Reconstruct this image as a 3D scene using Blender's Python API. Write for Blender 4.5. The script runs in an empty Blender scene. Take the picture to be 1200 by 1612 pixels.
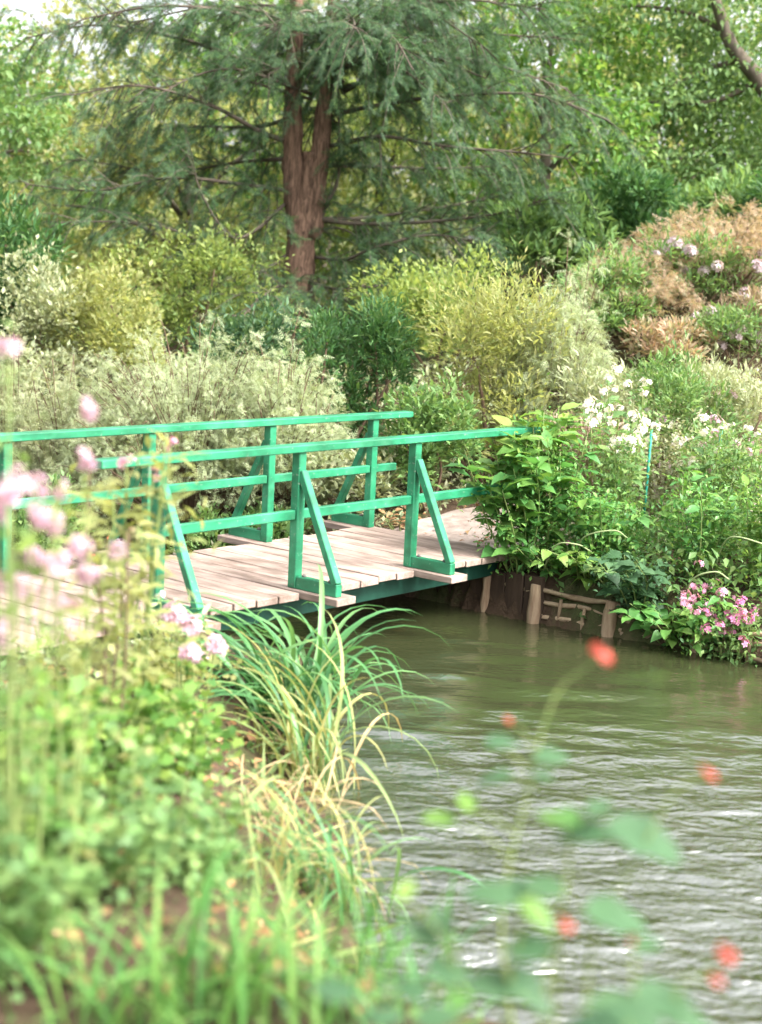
import bpy, math, random
import numpy as np
from mathutils import Matrix, Vector

random.seed(11)
rng = np.random.default_rng(11)
sc = bpy.context.scene
col = sc.collection

# ------------------------------------------------------------------ camera
PITCH, ROLL, CAMH, FPX = 0.1546, 0.0491, 2.0674, 2336.4      # FPX: focal length for a frame 1612 high
cd = bpy.data.cameras.new('camera')
cd.sensor_fit = 'VERTICAL'; cd.sensor_height = 36.0; cd.sensor_width = 24.0
cd.lens = FPX / 1612 * 36
cd.clip_start = 0.05; cd.clip_end = 3000
cd.dof.use_dof = True; cd.dof.focus_distance = 11.2; cd.dof.aperture_fstop = 1.4
cam = bpy.data.objects.new('camera', cd); col.objects.link(cam)
cp, sp, cr, sr = math.cos(PITCH), math.sin(PITCH), math.cos(ROLL), math.sin(ROLL)
R0, U0, F0 = Vector((1, 0, 0)), Vector((0, sp, cp)), Vector((0, cp, -sp))
R1, U1 = R0 * cr + U0 * sr, U0 * cr - R0 * sr
cam.matrix_world = Matrix(((R1.x, U1.x, -F0.x, 0), (R1.y, U1.y, -F0.y, 0), (R1.z, U1.z, -F0.z, CAMH), (0, 0, 0, 1)))
sc.camera = cam

# ------------------------------------------------------------------ sky, sun, exposure
SUN_EL, SUN_AZ = math.radians(48), math.radians(120)     # azimuth from +Y (view direction) towards +X
w = bpy.data.worlds.new('World'); sc.world = w; w.use_nodes = True
nt = w.node_tree
bg = nt.nodes['Background']
sky = nt.nodes.new('ShaderNodeTexSky'); sky.sky_type = 'NISHITA'; sky.sun_disc = False
sky.sun_elevation = SUN_EL; sky.sun_rotation = SUN_AZ
sky.air_density = 1.0; sky.dust_density = 6.0; sky.ozone_density = 1.0
hs = nt.nodes.new('ShaderNodeHueSaturation'); hs.inputs['Saturation'].default_value = 0.22
nt.links.new(sky.outputs[0], hs.inputs['Color']); nt.links.new(hs.outputs[0], bg.inputs[0])
bg.inputs[1].default_value = 0.15
sd = bpy.data.lights.new('sun', 'SUN'); sd.energy = 1.5; sd.angle = math.radians(28); sd.color = (1.0, 0.965, 0.91)
sun = bpy.data.objects.new('sun', sd); col.objects.link(sun)
sdir = Vector((math.sin(SUN_AZ) * math.cos(SUN_EL), math.cos(SUN_AZ) * math.cos(SUN_EL), math.sin(SUN_EL)))
sun.rotation_euler = sdir.to_track_quat('Z', 'Y').to_euler(); sun.location = (8, 8, 20)
sc.view_settings.view_transform = 'Standard'; sc.view_settings.look = 'None'
sc.view_settings.gamma = 1.0; sc.view_settings.exposure = 2.18
sc.render.film_transparent = False
cy = sc.cycles
cy.use_denoising = True
try: cy.denoiser = 'OPENIMAGEDENOISE'
except Exception: pass
cy.max_bounces = 6; cy.diffuse_bounces = 4; cy.glossy_bounces = 3; cy.transmission_bounces = 4
cy.caustics_reflective = False; cy.caustics_refractive = False
cy.sample_clamp_indirect = 6

# ------------------------------------------------------------------ pixel helpers (photo 1200 x 1612), real world metres
def ray(px, py):
    a, b = px - 600, 806 - py
    r = (a * cr - b * sr) / FPX; u = (a * sr + b * cr) / FPX
    y = cp + u * sp; z = -sp + u * cp
    return np.array([r / y, 1.0, z / y])
def at(px, py, Y):
    return ray(px, py) * Y + np.array([0, 0, CAMH])
def unp(px, py, z):
    d = ray(px, py); return d * ((z - CAMH) / d[2]) + np.array([0, 0, CAMH])

PSI = 0.8781
BO = np.array([-0.5529, 9.7376])
BA = np.array([math.cos(PSI), math.sin(PSI)]); BT = np.array([math.sin(PSI), -math.cos(PSI)])
def br(a, t):
    q = BO + BA * a + BT * t; return float(q[0]), float(q[1])

# ------------------------------------------------------------------ terrain
WATER = -0.5
stream_poly = [br(2.36, -14), br(2.30, -1.4), br(2.30, 0.12), (1.25, 11.30), (1.77, 10.93), (2.37, 10.63), (2.77, 10.36), (4.5, 9.5), (8, 7.7), (16, 5.0),
               (16, 2.2), (6, 2.7), (3, 3.4), (1.2, 3.95), (0.3, 4.45), (0.06, 5.1), (-0.03, 6.0), (-0.19, 7.17), (-0.21, 8.62), (-0.52, 10.0), br(0.30, -1.4), br(0.1, -14)]
RB = stream_poly[:10]; LB = stream_poly[10:]
def seg_dist(P, poly, closed=True):
    d = np.full(len(P), 1e9); n = len(poly)
    for i in range(n if closed else n - 1):
        a = np.array(poly[i]); b = np.array(poly[(i + 1) % n]); ab = b - a
        t = np.clip(((P - a) @ ab) / (ab @ ab), 0, 1)
        q = a + t[:, None] * ab
        d = np.minimum(d, np.hypot(*(P - q).T))
    return d
def inside(P, poly):
    c = np.zeros(len(P), bool); n = len(poly); x, y = P[:, 0], P[:, 1]
    for i in range(n):
        (x1, y1), (x2, y2) = poly[i], poly[(i + 1) % n]
        if y1 == y2: continue
        k = ((y1 > y) != (y2 > y)) & (x < (x2 - x1) * (y - y1) / (y2 - y1) + x1)
        c ^= k
    return c
def sm(e0, e1, x):
    t = np.clip((x - e0) / (e1 - e0), 0, 1); return t * t * (3 - 2 * t)
def hgt(P):
    P = np.atleast_2d(np.asarray(P, float)); x, y = P[:, 0], P[:, 1]
    din = inside(P, stream_poly); dr = seg_dist(P, RB, False); dl = seg_dist(P, LB, False)
    right = dr < dl
    q = P - BO; a = q @ BA; t = q @ BT
    base = np.where(right, -0.10 + 0.10 * sm(0.2, 1.2, dr), 0.0 + 0.42 * sm(6.8, 2.0, y))
    und = (np.abs(t + 0.65) < 1.0) & (a < 0.6)
    base = np.where(und & ~right, -0.12, base)
    ramp = np.where(right, sm(0.0, 0.10, dr), sm(-0.05, 1.0, dl) )
    land = WATER + 0.0 + (base - WATER) * ramp
    bed = WATER - 0.03 - 0.42 * sm(0.0, 0.7, np.minimum(dr, dl))
    h = np.where(din, bed, land)
    hill = sm(13.2, 17.5, y) * (0.9 + 1.35 * sm(0, 3, x)) + sm(17, 26, y) * (0.5 + 0.7 * sm(-1, 4, x))
    keep = sm(0.3, 2.5, np.minimum(dr, dl))
    h = h + np.where(din, 0, hill * keep)
    bump = 0.025 * np.sin(x * 3.1 + 1.2 * np.sin(y * 2.3)) * np.cos(y * 2.7 + .7 * np.sin(x * 1.9)) + 0.012 * np.sin(x * 9 + y * 4) * np.cos(y * 8 - x * 3)
    return h + bump * np.where(din, .4, sm(0.1, 0.6, np.minimum(dr, dl)))
def gz(x, y): return float(hgt([(x, y)])[0])
def ground_at(px, py):
    d = ray(px, py); o = np.array([0, 0, CAMH])
    Y = np.linspace(1.5, 40, 1600); P = o + d * Y[:, None]
    k = np.where(P[:, 2] < hgt(P[:, :2]))[0]
    return P[k[0]] if len(k) else P[-1]

# ------------------------------------------------------------------ mesh helpers
def mesh_from(name, V, F, mats, smooth=False, midx=None):
    V = np.ascontiguousarray(V, np.float32); me = bpy.data.meshes.new(name)
    me.vertices.add(len(V)); me.vertices.foreach_set('co', V.ravel())
    tot = sum(f.size for f in F); me.loops.add(tot)
    li = np.concatenate([f.ravel() for f in F]).astype(np.int32); me.loops.foreach_set('vertex_index', li)
    sizes = np.concatenate([np.full(len(f), f.shape[1], np.int32) for f in F])
    starts = np.concatenate([[0], np.cumsum(sizes)[:-1]]).astype(np.int32)
    me.polygons.add(len(sizes)); me.polygons.foreach_set('loop_start', starts); me.polygons.foreach_set('loop_total', sizes)
    if midx is not None: me.polygons.foreach_set('material_index', np.concatenate([np.full(len(f), m, np.int32) for f, m in zip(F, midx)]))
    if smooth: me.polygons.foreach_set('use_smooth', np.ones(len(sizes), bool))
    for m in (mats if isinstance(mats, (list, tuple)) else [mats]): me.materials.append(m)
    me.update(calc_edges=True)
    return me
class MB:
    """collects arrays of vertices and faces"""
    def __init__(s): s.V = []; s.F = []; s.M = []; s.n = 0
    def add(s, V, F, m=0):
        V = np.asarray(V, float); F = np.asarray(F, int)
        s.V.append(V); s.F.append(F + s.n); s.M.append(m); s.n += len(V)
    def mesh(s, name, mats, smooth=False): return mesh_from(name, np.concatenate(s.V), s.F, mats, smooth, s.M)
    def obj(s, name, mats, parent=None, smooth=False, org=None):
        if org is not None: s.V = [v - np.asarray(org, float) for v in s.V]
        return link(name, s.mesh(name, mats, smooth), parent)
def link(name, me, parent=None, M=None):
    o = bpy.data.objects.new(name, me); col.objects.link(o)
    if parent is not None: o.parent = parent
    if M is not None: o.matrix_basis = M
    return o
def thing(name, label, cat, loc=(0, 0, 0), group=None, rz=0):
    o = bpy.data.objects.new(name, None); col.objects.link(o); o.empty_display_size = .1
    o.location = loc; o.rotation_euler = (0, 0, rz); tag(o, label, cat, group); return o
def tag(o, label=None, cat=None, group=None, kind=None):
    if label: o['label'] = label
    if cat: o['category'] = cat
    if group: o['group'] = group
    if kind: o['kind'] = kind
    return o
BOXF = np.array([(0, 3, 2, 1), (4, 5, 6, 7), (0, 1, 5, 4), (1, 2, 6, 5), (2, 3, 7, 6), (3, 0, 4, 7)])
def box_v(x0, x1, y0, y1, z0, z1):
    return np.array([(x0, y0, z0), (x1, y0, z0), (x1, y1, z0), (x0, y1, z0), (x0, y0, z1), (x1, y0, z1), (x1, y1, z1), (x0, y1, z1)], float)
def bevel_box(name, sx, sy, sz, mat, bev=0.006):
    """box centred on the origin with chamfered edges"""
    import bmesh
    bm = bmesh.new(); bmesh.ops.create_cube(bm, size=1)
    for v in bm.verts: v.co = Vector((v.co.x * sx, v.co.y * sy, v.co.z * sz))
    bmesh.ops.bevel(bm, geom=list(bm.edges), offset=bev, segments=1, affect='EDGES', profile=.5)
    me = bpy.data.meshes.new(name); bm.to_mesh(me); bm.free(); me.materials.append(mat); return me
def nrm(v): return v / np.maximum(np.linalg.norm(v, axis=-1, keepdims=True), 1e-9)
def frames(D, UP):
    Y = nrm(D); X = np.cross(Y, UP); X = nrm(X); Z = np.cross(X, Y)
    return np.stack([X, Y, Z], axis=-1)
def scatter(tv, tf, pos, R, S):
    S = np.asarray(S, float)
    if S.ndim == 1: S = S[:, None] * np.ones(3)
    V = np.einsum('nij,nkj->nki', R, tv[None] * S[:, None, :]) + pos[:, None, :]
    n = len(tv); F = tf[None] + (np.arange(len(pos)) * n)[:, None, None]
    return V.reshape(-1, 3), F.reshape(-1, tf.shape[1])
def tube_arr(pts, rad, n=7, jit=0.0):
    pts = np.asarray(pts, float); rad = np.asarray(rad, float) * np.ones(len(pts))
    T = np.gradient(pts, axis=0); T = nrm(T)
    up = np.array([0.13, 0.21, 1.0]) if abs(nrm(pts[-1] - pts[0])[2]) < .85 else np.array([1.0, .2, .1])
    X = nrm(np.cross(T, up)); Y = np.cross(T, X)
    an = np.linspace(0, 2 * math.pi, n, endpoint=False)
    rr = rad[:, None] * (1 + jit * rng.normal(size=(len(pts), n)))
    V = pts[:, None, :] + rr[..., None] * (np.cos(an)[None, :, None] * X[:, None] + np.sin(an)[None, :, None] * Y[:, None])
    F = []
    for i in range(len(pts) - 1):
        for j in range(n):
            k = (j + 1) % n; F.append((i * n + j, i * n + k, (i + 1) * n + k, (i + 1) * n + j))
    return V.reshape(-1, 3), np.array(F), n, len(pts)
def add_tube(mb, pts, rad, n=7, jit=0.0, caps=True, m=0):
    V, F, n, L = tube_arr(pts, rad, n, jit)
    base = mb.n; mb.add(V, F, m)
    if caps:
        mb.F.append(np.array([list(range(n))[::-1]]) + base); mb.M.append(m)
        mb.F.append(np.array([list(range((L - 1) * n, L * n))]) + base); mb.M.append(m)
def smooth_path(P, k=6):
    P = np.asarray(P, float); n = len(P)
    if n < 3:
        return np.array([P[0] + (P[-1] - P[0]) * t for t in np.linspace(0, 1, k)])
    E = np.vstack([2 * P[0] - P[1], P, 2 * P[-1] - P[-2]]); out = []
    for i in range(1, n):
        p0, p1, p2, p3 = E[i - 1], E[i], E[i + 1], E[i + 2]
        for t in np.linspace(0, 1, k, endpoint=False):
            out.append(.5 * ((2 * p1) + (-p0 + p2) * t + (2 * p0 - 5 * p1 + 4 * p2 - p3) * t * t + (-p0 + 3 * p1 - 3 * p2 + p3) * t ** 3))
    out.append(P[-1]); return np.array(out)
def rdir(n): return nrm(rng.normal(size=(n, 3)))

# ------------------------------------------------------------------ materials
def mat_new(name):
    m = bpy.data.materials.new(name); m.use_nodes = True
    b = m.node_tree.nodes['Principled BSDF']; return m, m.node_tree, b
def ramp_of(t, stops):
    r = t.nodes.new('ShaderNodeValToRGB'); e = r.color_ramp.elements
    while len(e) < len(stops): e.new(0.5)
    for k, (p, c) in zip(e, stops): k.position = p; k.color = (*c, 1)
    return r
def leafmat(name, cols, trans=0.35, rough=0.5, spec=0.3, noise=0.0):
    m, t, b = mat_new(name)
    geo = t.nodes.new('ShaderNodeNewGeometry'); oi = t.nodes.new('ShaderNodeObjectInfo')
    a = t.nodes.new('ShaderNodeMath'); a.operation = 'ADD'
    f = t.nodes.new('ShaderNodeMath'); f.operation = 'FRACT'
    t.links.new(geo.outputs['Random Per Island'], a.inputs[0]); t.links.new(oi.outputs['Random'], a.inputs[1]); t.links.new(a.outputs[0], f.inputs[0])
    r = ramp_of(t, [(i / (len(cols) - 1), c) for i, c in enumerate(cols)])
    t.links.new(f.outputs[0], r.inputs[0])
    tc = t.nodes.new('ShaderNodeTexCoord'); nz = t.nodes.new('ShaderNodeTexNoise'); nz.inputs['Scale'].default_value = 9; nz.inputs['Detail'].default_value = 3
    t.links.new(tc.outputs['Object'], nz.inputs['Vector'])
    mp = t.nodes.new('ShaderNodeMapRange'); mp.inputs[3].default_value = .72; mp.inputs[4].default_value = 1.28
    t.links.new(nz.outputs[0], mp.inputs[0])
    mx = t.nodes.new('ShaderNodeMix'); mx.data_type = 'RGBA'; mx.blend_type = 'MULTIPLY'; mx.inputs[0].default_value = 1
    t.links.new(r.outputs[0], mx.inputs[6]); t.links.new(mp.outputs[0], mx.inputs[7])
    t.links.new(mx.outputs[2], b.inputs['Base Color'])
    b.inputs['Roughness'].default_value = rough; b.inputs['Specular IOR Level'].default_value = spec
    tr = t.nodes.new('ShaderNodeBsdfTranslucent'); g = t.nodes.new('ShaderNodeMix'); g.data_type = 'RGBA'; g.blend_type = 'MULTIPLY'; g.inputs[0].default_value = 1
    g.inputs[7].default_value = (1.3, 1.25, .8, 1); t.links.new(mx.outputs[2], g.inputs[6]); t.links.new(g.outputs[2], tr.inputs[0])
    ms = t.nodes.new('ShaderNodeMixShader'); ms.inputs[0].default_value = trans
    t.links.new(b.outputs[0], ms.inputs[1]); t.links.new(tr.outputs[0], ms.inputs[2]); t.links.new(ms.outputs[0], t.nodes['Material Output'].inputs[0])
    return m
def plain(name, c1, c2, scale=6, rough=.8, bump=.2, stretch=(1, 1, 1), spec=.2, detail=5, objrand=0.0, bscale=None):
    m, t, b = mat_new(name)
    tc = t.nodes.new('ShaderNodeTexCoord'); mp = t.nodes.new('ShaderNodeMapping'); mp.inputs['Scale'].default_value = stretch
    t.links.new(tc.outputs['Object'], mp.inputs[0])
    if objrand:
        oi = t.nodes.new('ShaderNodeObjectInfo'); cm = t.nodes.new('ShaderNodeVectorMath'); cm.operation = 'SCALE'; cm.inputs[0].default_value = (17, 23, 9)
        t.links.new(oi.outputs['Random'], cm.inputs['Scale']); t.links.new(cm.outputs[0], mp.inputs['Location'])
    n = t.nodes.new('ShaderNodeTexNoise'); n.inputs['Scale'].default_value = scale; n.inputs['Detail'].default_value = detail; n.inputs['Roughness'].default_value = .62
    t.links.new(mp.outputs[0], n.inputs['Vector'])
    r = ramp_of(t, [(.3, c1), (.7, c2)]); t.links.new(n.outputs[0], r.inputs[0])
    out = r.outputs[0]
    if objrand:
        mr = t.nodes.new('ShaderNodeMapRange'); mr.inputs[3].default_value = 1 - objrand; mr.inputs[4].default_value = 1 + objrand; t.links.new(oi.outputs['Random'], mr.inputs[0])
        mx = t.nodes.new('ShaderNodeMix'); mx.data_type = 'RGBA'; mx.blend_type = 'MULTIPLY'; mx.inputs[0].default_value = 1
        t.links.new(out, mx.inputs[6]); t.links.new(mr.outputs[0], mx.inputs[7]); out = mx.outputs[2]
    t.links.new(out, b.inputs['Base Color']); b.inputs['Roughness'].default_value = rough; b.inputs['Specular IOR Level'].default_value = spec
    if bump:
        bn = t.nodes.new('ShaderNodeBump'); bn.inputs['Strength'].default_value = bump; bn.inputs['Distance'].default_value = .02
        t.links.new(n.outputs[0], bn.inputs['Height']); t.links.new(bn.outputs[0], b.inputs['Normal'])
    return m
M = {}
M['yew'] = leafmat('yew_needles', [(0.030, 0.075, 0.035), (0.045, 0.100, 0.045), (0.065, 0.135, 0.055), (0.130, 0.210, 0.080)], .35, .5)
M['maple'] = leafmat('maple_leaf', [(0.075, 0.155, 0.055), (0.115, 0.205, 0.070), (0.155, 0.255, 0.085), (0.210, 0.300, 0.100)], .45)
M['lime'] = leafmat('lime_leaf', [(0.230, 0.280, 0.100), (0.310, 0.340, 0.130), (0.370, 0.370, 0.160), (0.270, 0.310, 0.110)], .5)
M['gold'] = leafmat('gold_leaf', [(0.190, 0.280, 0.085), (0.250, 0.330, 0.100), (0.320, 0.370, 0.115), (0.170, 0.260, 0.085)], .5)
M['pale'] = leafmat('pale_leaf', [(0.260, 0.310, 0.180), (0.330, 0.370, 0.220), (0.300, 0.330, 0.170), (0.410, 0.410, 0.280)], .35)
M['feather'] = leafmat('feathery_leaf', [(0.280, 0.350, 0.200), (0.370, 0.430, 0.260), (0.330, 0.380, 0.200), (0.450, 0.480, 0.330)], .35)
M['dark'] = leafmat('dark_leaf', [(.035, .095, .032), (.05, .125, .04), (.07, .16, .05), (.11, .19, .06)], .35, .5, .25)
M['mid'] = leafmat('mid_leaf', [(0.100, 0.190, 0.065), (0.130, 0.240, 0.080), (0.170, 0.280, 0.090), (0.210, 0.300, 0.100)], .4)
M['fresh'] = leafmat('fresh_leaf', [(0.070, 0.170, 0.040), (0.110, 0.230, 0.050), (0.160, 0.290, 0.060), (0.250, 0.350, 0.080)], .42)
M['bank'] = leafmat('bank_leaf', [(0.070, 0.200, 0.055), (0.100, 0.250, 0.065), (0.140, 0.300, 0.070), (0.200, 0.340, 0.080)], .38, .4, .4)
M['blue'] = leafmat('bluish_leaf', [(0.050, 0.115, 0.055), (0.070, 0.145, 0.065), (0.045, 0.105, 0.045), (0.085, 0.165, 0.075)], .35, .45)
M['orange'] = leafmat('russet_leaf', [(0.400, 0.250, 0.160), (0.460, 0.310, 0.220), (0.250, 0.270, 0.140), (0.500, 0.400, 0.310), (0.360, 0.250, 0.160)], .4)
M['brown'] = leafmat('brown_leaf', [(0.280, 0.190, 0.140), (0.340, 0.250, 0.180), (0.250, 0.220, 0.130), (0.400, 0.330, 0.250)], .3)
M['blade'] = leafmat('blade_leaf', [(.055, .17, .06), (.075, .21, .07), (.10, .25, .085), (.16, .29, .11)], .35, .4, .4)
M['blade_pale'] = leafmat('pale_blade', [(.18, .28, .11), (.26, .33, .13), (.34, .36, .14), (.40, .36, .15)], .38)
M['broad'] = leafmat('broad_blade', [(.06, .17, .04), (.085, .22, .05), (.12, .27, .06), (.18, .31, .08)], .35)
M['straw'] = leafmat('straw_blade', [(.36, .25, .13), (.44, .33, .19), (.50, .38, .22), (.40, .30, .12)], .3, .7)
M['litter'] = leafmat('dead_leaf', [(.10, .055, .028), (.19, .10, .045), (.30, .17, .08), (.24, .12, .05), (.36, .26, .14)], .12, .8)
M['pink'] = leafmat('pink_petal', [(.55, .26, .40), (.65, .34, .48), (.60, .30, .46), (.72, .45, .56)], .35)
M['palepink'] = leafmat('pale_pink_petal', [(.50, .31, .40), (.57, .38, .46), (.45, .27, .37), (.64, .48, .54)], .35)
M['white'] = leafmat('white_petal', [(.72, .68, .66), (.78, .74, .70), (.70, .62, .62), (.80, .78, .74)], .3)
M['magenta'] = leafmat('magenta_petal', [(.52, .14, .32), (.60, .22, .40), (.64, .30, .46), (.56, .18, .36)], .35)
M['red'] = leafmat('red_petal', [(0.460, 0.050, 0.045), (0.540, 0.080, 0.065), (0.580, 0.120, 0.090), (0.420, 0.060, 0.050)], .3)
M['lilac'] = leafmat('lilac_petal', [(.46, .36, .42), (.52, .42, .48), (.48, .38, .42), (.56, .48, .52)], .3)
M['twig'] = plain('twig_bark', (.10, .06, .04), (.17, .12, .08), 14, .9, .2)
M['stem'] = plain('green_stem', (.13, .20, .06), (.22, .26, .09), 10, .6, .0)
M['bark'] = plain('yew_bark', (.035, .021, .015), (.25, .155, .108), 9, .9, 1.0, (4, 4, .6))
M['bark2'] = plain('grey_bark', (.06, .05, .038), (.13, .105, .08), 6, .9, .6, (2, 2, .7))
M['soil'] = None

# paint, timber
def paint():
    m, t, b = mat_new('green_paint')
    tc = t.nodes.new('ShaderNodeTexCoord'); n = t.nodes.new('ShaderNodeTexNoise'); n.inputs['Scale'].default_value = 5; n.inputs['Detail'].default_value = 6
    t.links.new(tc.outputs['Object'], n.inputs['Vector'])
    r = ramp_of(t, [(.28, (.014, .165, .078)), (.5, (.020, .20, .095)), (.72, (.045, .25, .13))]); t.links.new(n.outputs[0], r.inputs[0])
    # fine wear: small chips of bare timber
    n2 = t.nodes.new('ShaderNodeTexNoise'); n2.inputs['Scale'].default_value = 38; n2.inputs['Detail'].default_value = 4; t.links.new(tc.outputs['Object'], n2.inputs['Vector'])
    r2 = ramp_of(t, [(.64, (0, 0, 0)), (.72, (.8, .8, .8))]); t.links.new(n2.outputs[0], r2.inputs[0])
    mx = t.nodes.new('ShaderNodeMix'); mx.data_type = 'RGBA'; t.links.new(r2.outputs[0], mx.inputs[0]); t.links.new(r.outputs[0], mx.inputs[6]); mx.inputs[7].default_value = (.20, .30, .22, 1)
    t.links.new(mx.outputs[2], b.inputs['Base Color']); b.inputs['Roughness'].default_value = .42; b.inputs['Specular IOR Level'].default_value = .45
    bn = t.nodes.new('ShaderNodeBump'); bn.inputs['Strength'].default_value = .12; bn.inputs['Distance'].default_value = .01
    t.links.new(n2.outputs[0], bn.inputs['Height']); t.links.new(bn.outputs[0], b.inputs['Normal'])
    return m
M['paint'] = paint()
M['plank'] = plain('weathered_plank', (.24, .175, .145), (.37, .288, .242), 3.0, .8, .35, (1.2, 16, 16), .15, 7, .17)
def weather(m):
    t = m.node_tree; b = t.nodes['Principled BSDF']; src = b.inputs['Base Color'].links[0].from_socket
    tc = t.nodes.new('ShaderNodeTexCoord'); oi = t.nodes.new('ShaderNodeObjectInfo'); vm = t.nodes.new('ShaderNodeVectorMath'); vm.operation = 'MULTIPLY_ADD'; vm.inputs[1].default_value = (2.2, 5, 5)
    cb = t.nodes.new('ShaderNodeCombineXYZ'); ml = t.nodes.new('ShaderNodeMath'); ml.operation = 'MULTIPLY'; ml.inputs[1].default_value = 71
    t.links.new(oi.outputs['Random'], ml.inputs[0]); t.links.new(ml.outputs[0], cb.inputs[0]); t.links.new(tc.outputs['Object'], vm.inputs[0]); t.links.new(cb.outputs[0], vm.inputs[2])
    n = t.nodes.new('ShaderNodeTexNoise'); n.inputs['Scale'].default_value = 1.6; n.inputs['Detail'].default_value = 5; t.links.new(vm.outputs[0], n.inputs['Vector'])
    r = ramp_of(t, [(.36, (.62, .60, .58)), (.55, (1, 1, 1)), (.75, (1.0, .98, .96))]); t.links.new(n.outputs[0], r.inputs[0])
    mx = t.nodes.new('ShaderNodeMix'); mx.data_type = 'RGBA'; mx.blend_type = 'MULTIPLY'; mx.inputs[0].default_value = 1
    t.links.new(src, mx.inputs[6]); t.links.new(r.outputs[0], mx.inputs[7]); t.links.new(mx.outputs[2], b.inputs['Base Color'])
weather(M['plank']); weather(M['paint'])
M['timber'] = plain('shaded_dark_timber', (.028, .018, .013), (.07, .046, .032), 3, .85, .4, (4, 4, 1), .2, 6, .15)  # dark brown, deepened so the abutment boards carry the shadow under the deck
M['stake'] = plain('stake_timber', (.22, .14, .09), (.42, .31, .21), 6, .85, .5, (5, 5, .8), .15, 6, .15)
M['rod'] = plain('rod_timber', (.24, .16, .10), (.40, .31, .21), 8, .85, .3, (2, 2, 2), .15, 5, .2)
M['fascia'] = plain('shaded_green_fascia', (.004, .028, .018), (.009, .05, .032), 5, .6, .2)  # beam green with the deep shade below the planks put into its colour
M['steel'] = plain('bolt_steel', (.10, .10, .09), (.20, .19, .17), 20, .5, .1)
M['stone'] = plain('lilac_stone', (.44, .38, .43), (.74, .66, .71), 7, .9, 1.0, (1, 1, 1), .1, 9)
M['cane'] = plain('pale_cane', (.20, .27, .12), (.32, .36, .18), 10, .6, .1)
M['teal'] = plain('teal_stake', (.02, .22, .16), (.03, .28, .20), 10, .5, .0)

# ------------------------------------------------------------------ the setting
def soil_mat():
    m, t, b = mat_new('soil')
    tc = t.nodes.new('ShaderNodeTexCoord')
    n = t.nodes.new('ShaderNodeTexNoise'); n.inputs['Scale'].default_value = 1.3; n.inputs['Detail'].default_value = 8; n.inputs['Roughness'].default_value = .7
    t.links.new(tc.outputs['Object'], n.inputs['Vector'])
    r = ramp_of(t, [(.30, (.035, .024, .016)), (.46, (.075, .050, .033)), (.58, (.055, .065, .026)), (.72, (.12, .09, .055))]); t.links.new(n.outputs[0], r.inputs[0])
    t.links.new(r.outputs[0], b.inputs['Base Color']); b.inputs['Roughness'].default_value = .95; b.inputs['Specular IOR Level'].default_value = .1
    n2 = t.nodes.new('ShaderNodeTexNoise'); n2.inputs['Scale'].default_value = 40; n2.inputs['Detail'].default_value = 6; t.links.new(tc.outputs['Object'], n2.inputs['Vector'])
    bn = t.nodes.new('ShaderNodeBump'); bn.inputs['Strength'].default_value = .8; bn.inputs['Distance'].default_value = .03
    t.links.new(n2.outputs[0], bn.inputs['Height']); t.links.new(bn.outputs[0], b.inputs['Normal'])
    return m
M['soil'] = soil_mat()
def axis(fine0, fine1, step, far):
    a = list(np.arange(fine0, fine1 + 1e-6, step)); d = step; lo = fine0; L = []
    while lo > -far: d *= 1.35; lo -= d; L.append(lo)
    d = step; hi = fine1; Hh = []
    while hi < far: d *= 1.35; hi += d; Hh.append(hi)
    return np.array(L[::-1] + a + Hh)
gx = axis(-5, 6, .09, 600); gy = axis(1.0, 15, .09, 600)
X, Y = np.meshgrid(gx, gy); P = np.stack([X.ravel(), Y.ravel()], -1)
Z = hgt(P); nx, ny = len(gx), len(gy)
I = np.arange(nx * ny).reshape(ny, nx)
Fg = np.stack([I[:-1, :-1].ravel(), I[:-1, 1:].ravel(), I[1:, 1:].ravel(), I[1:, :-1].ravel()], -1)
gnd = link('ground', mesh_from('ground', np.column_stack([P, Z]), [Fg], M['soil'], True)); tag(gnd, 'brown soil banks on both sides of the stream', None, None, 'structure')

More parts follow.
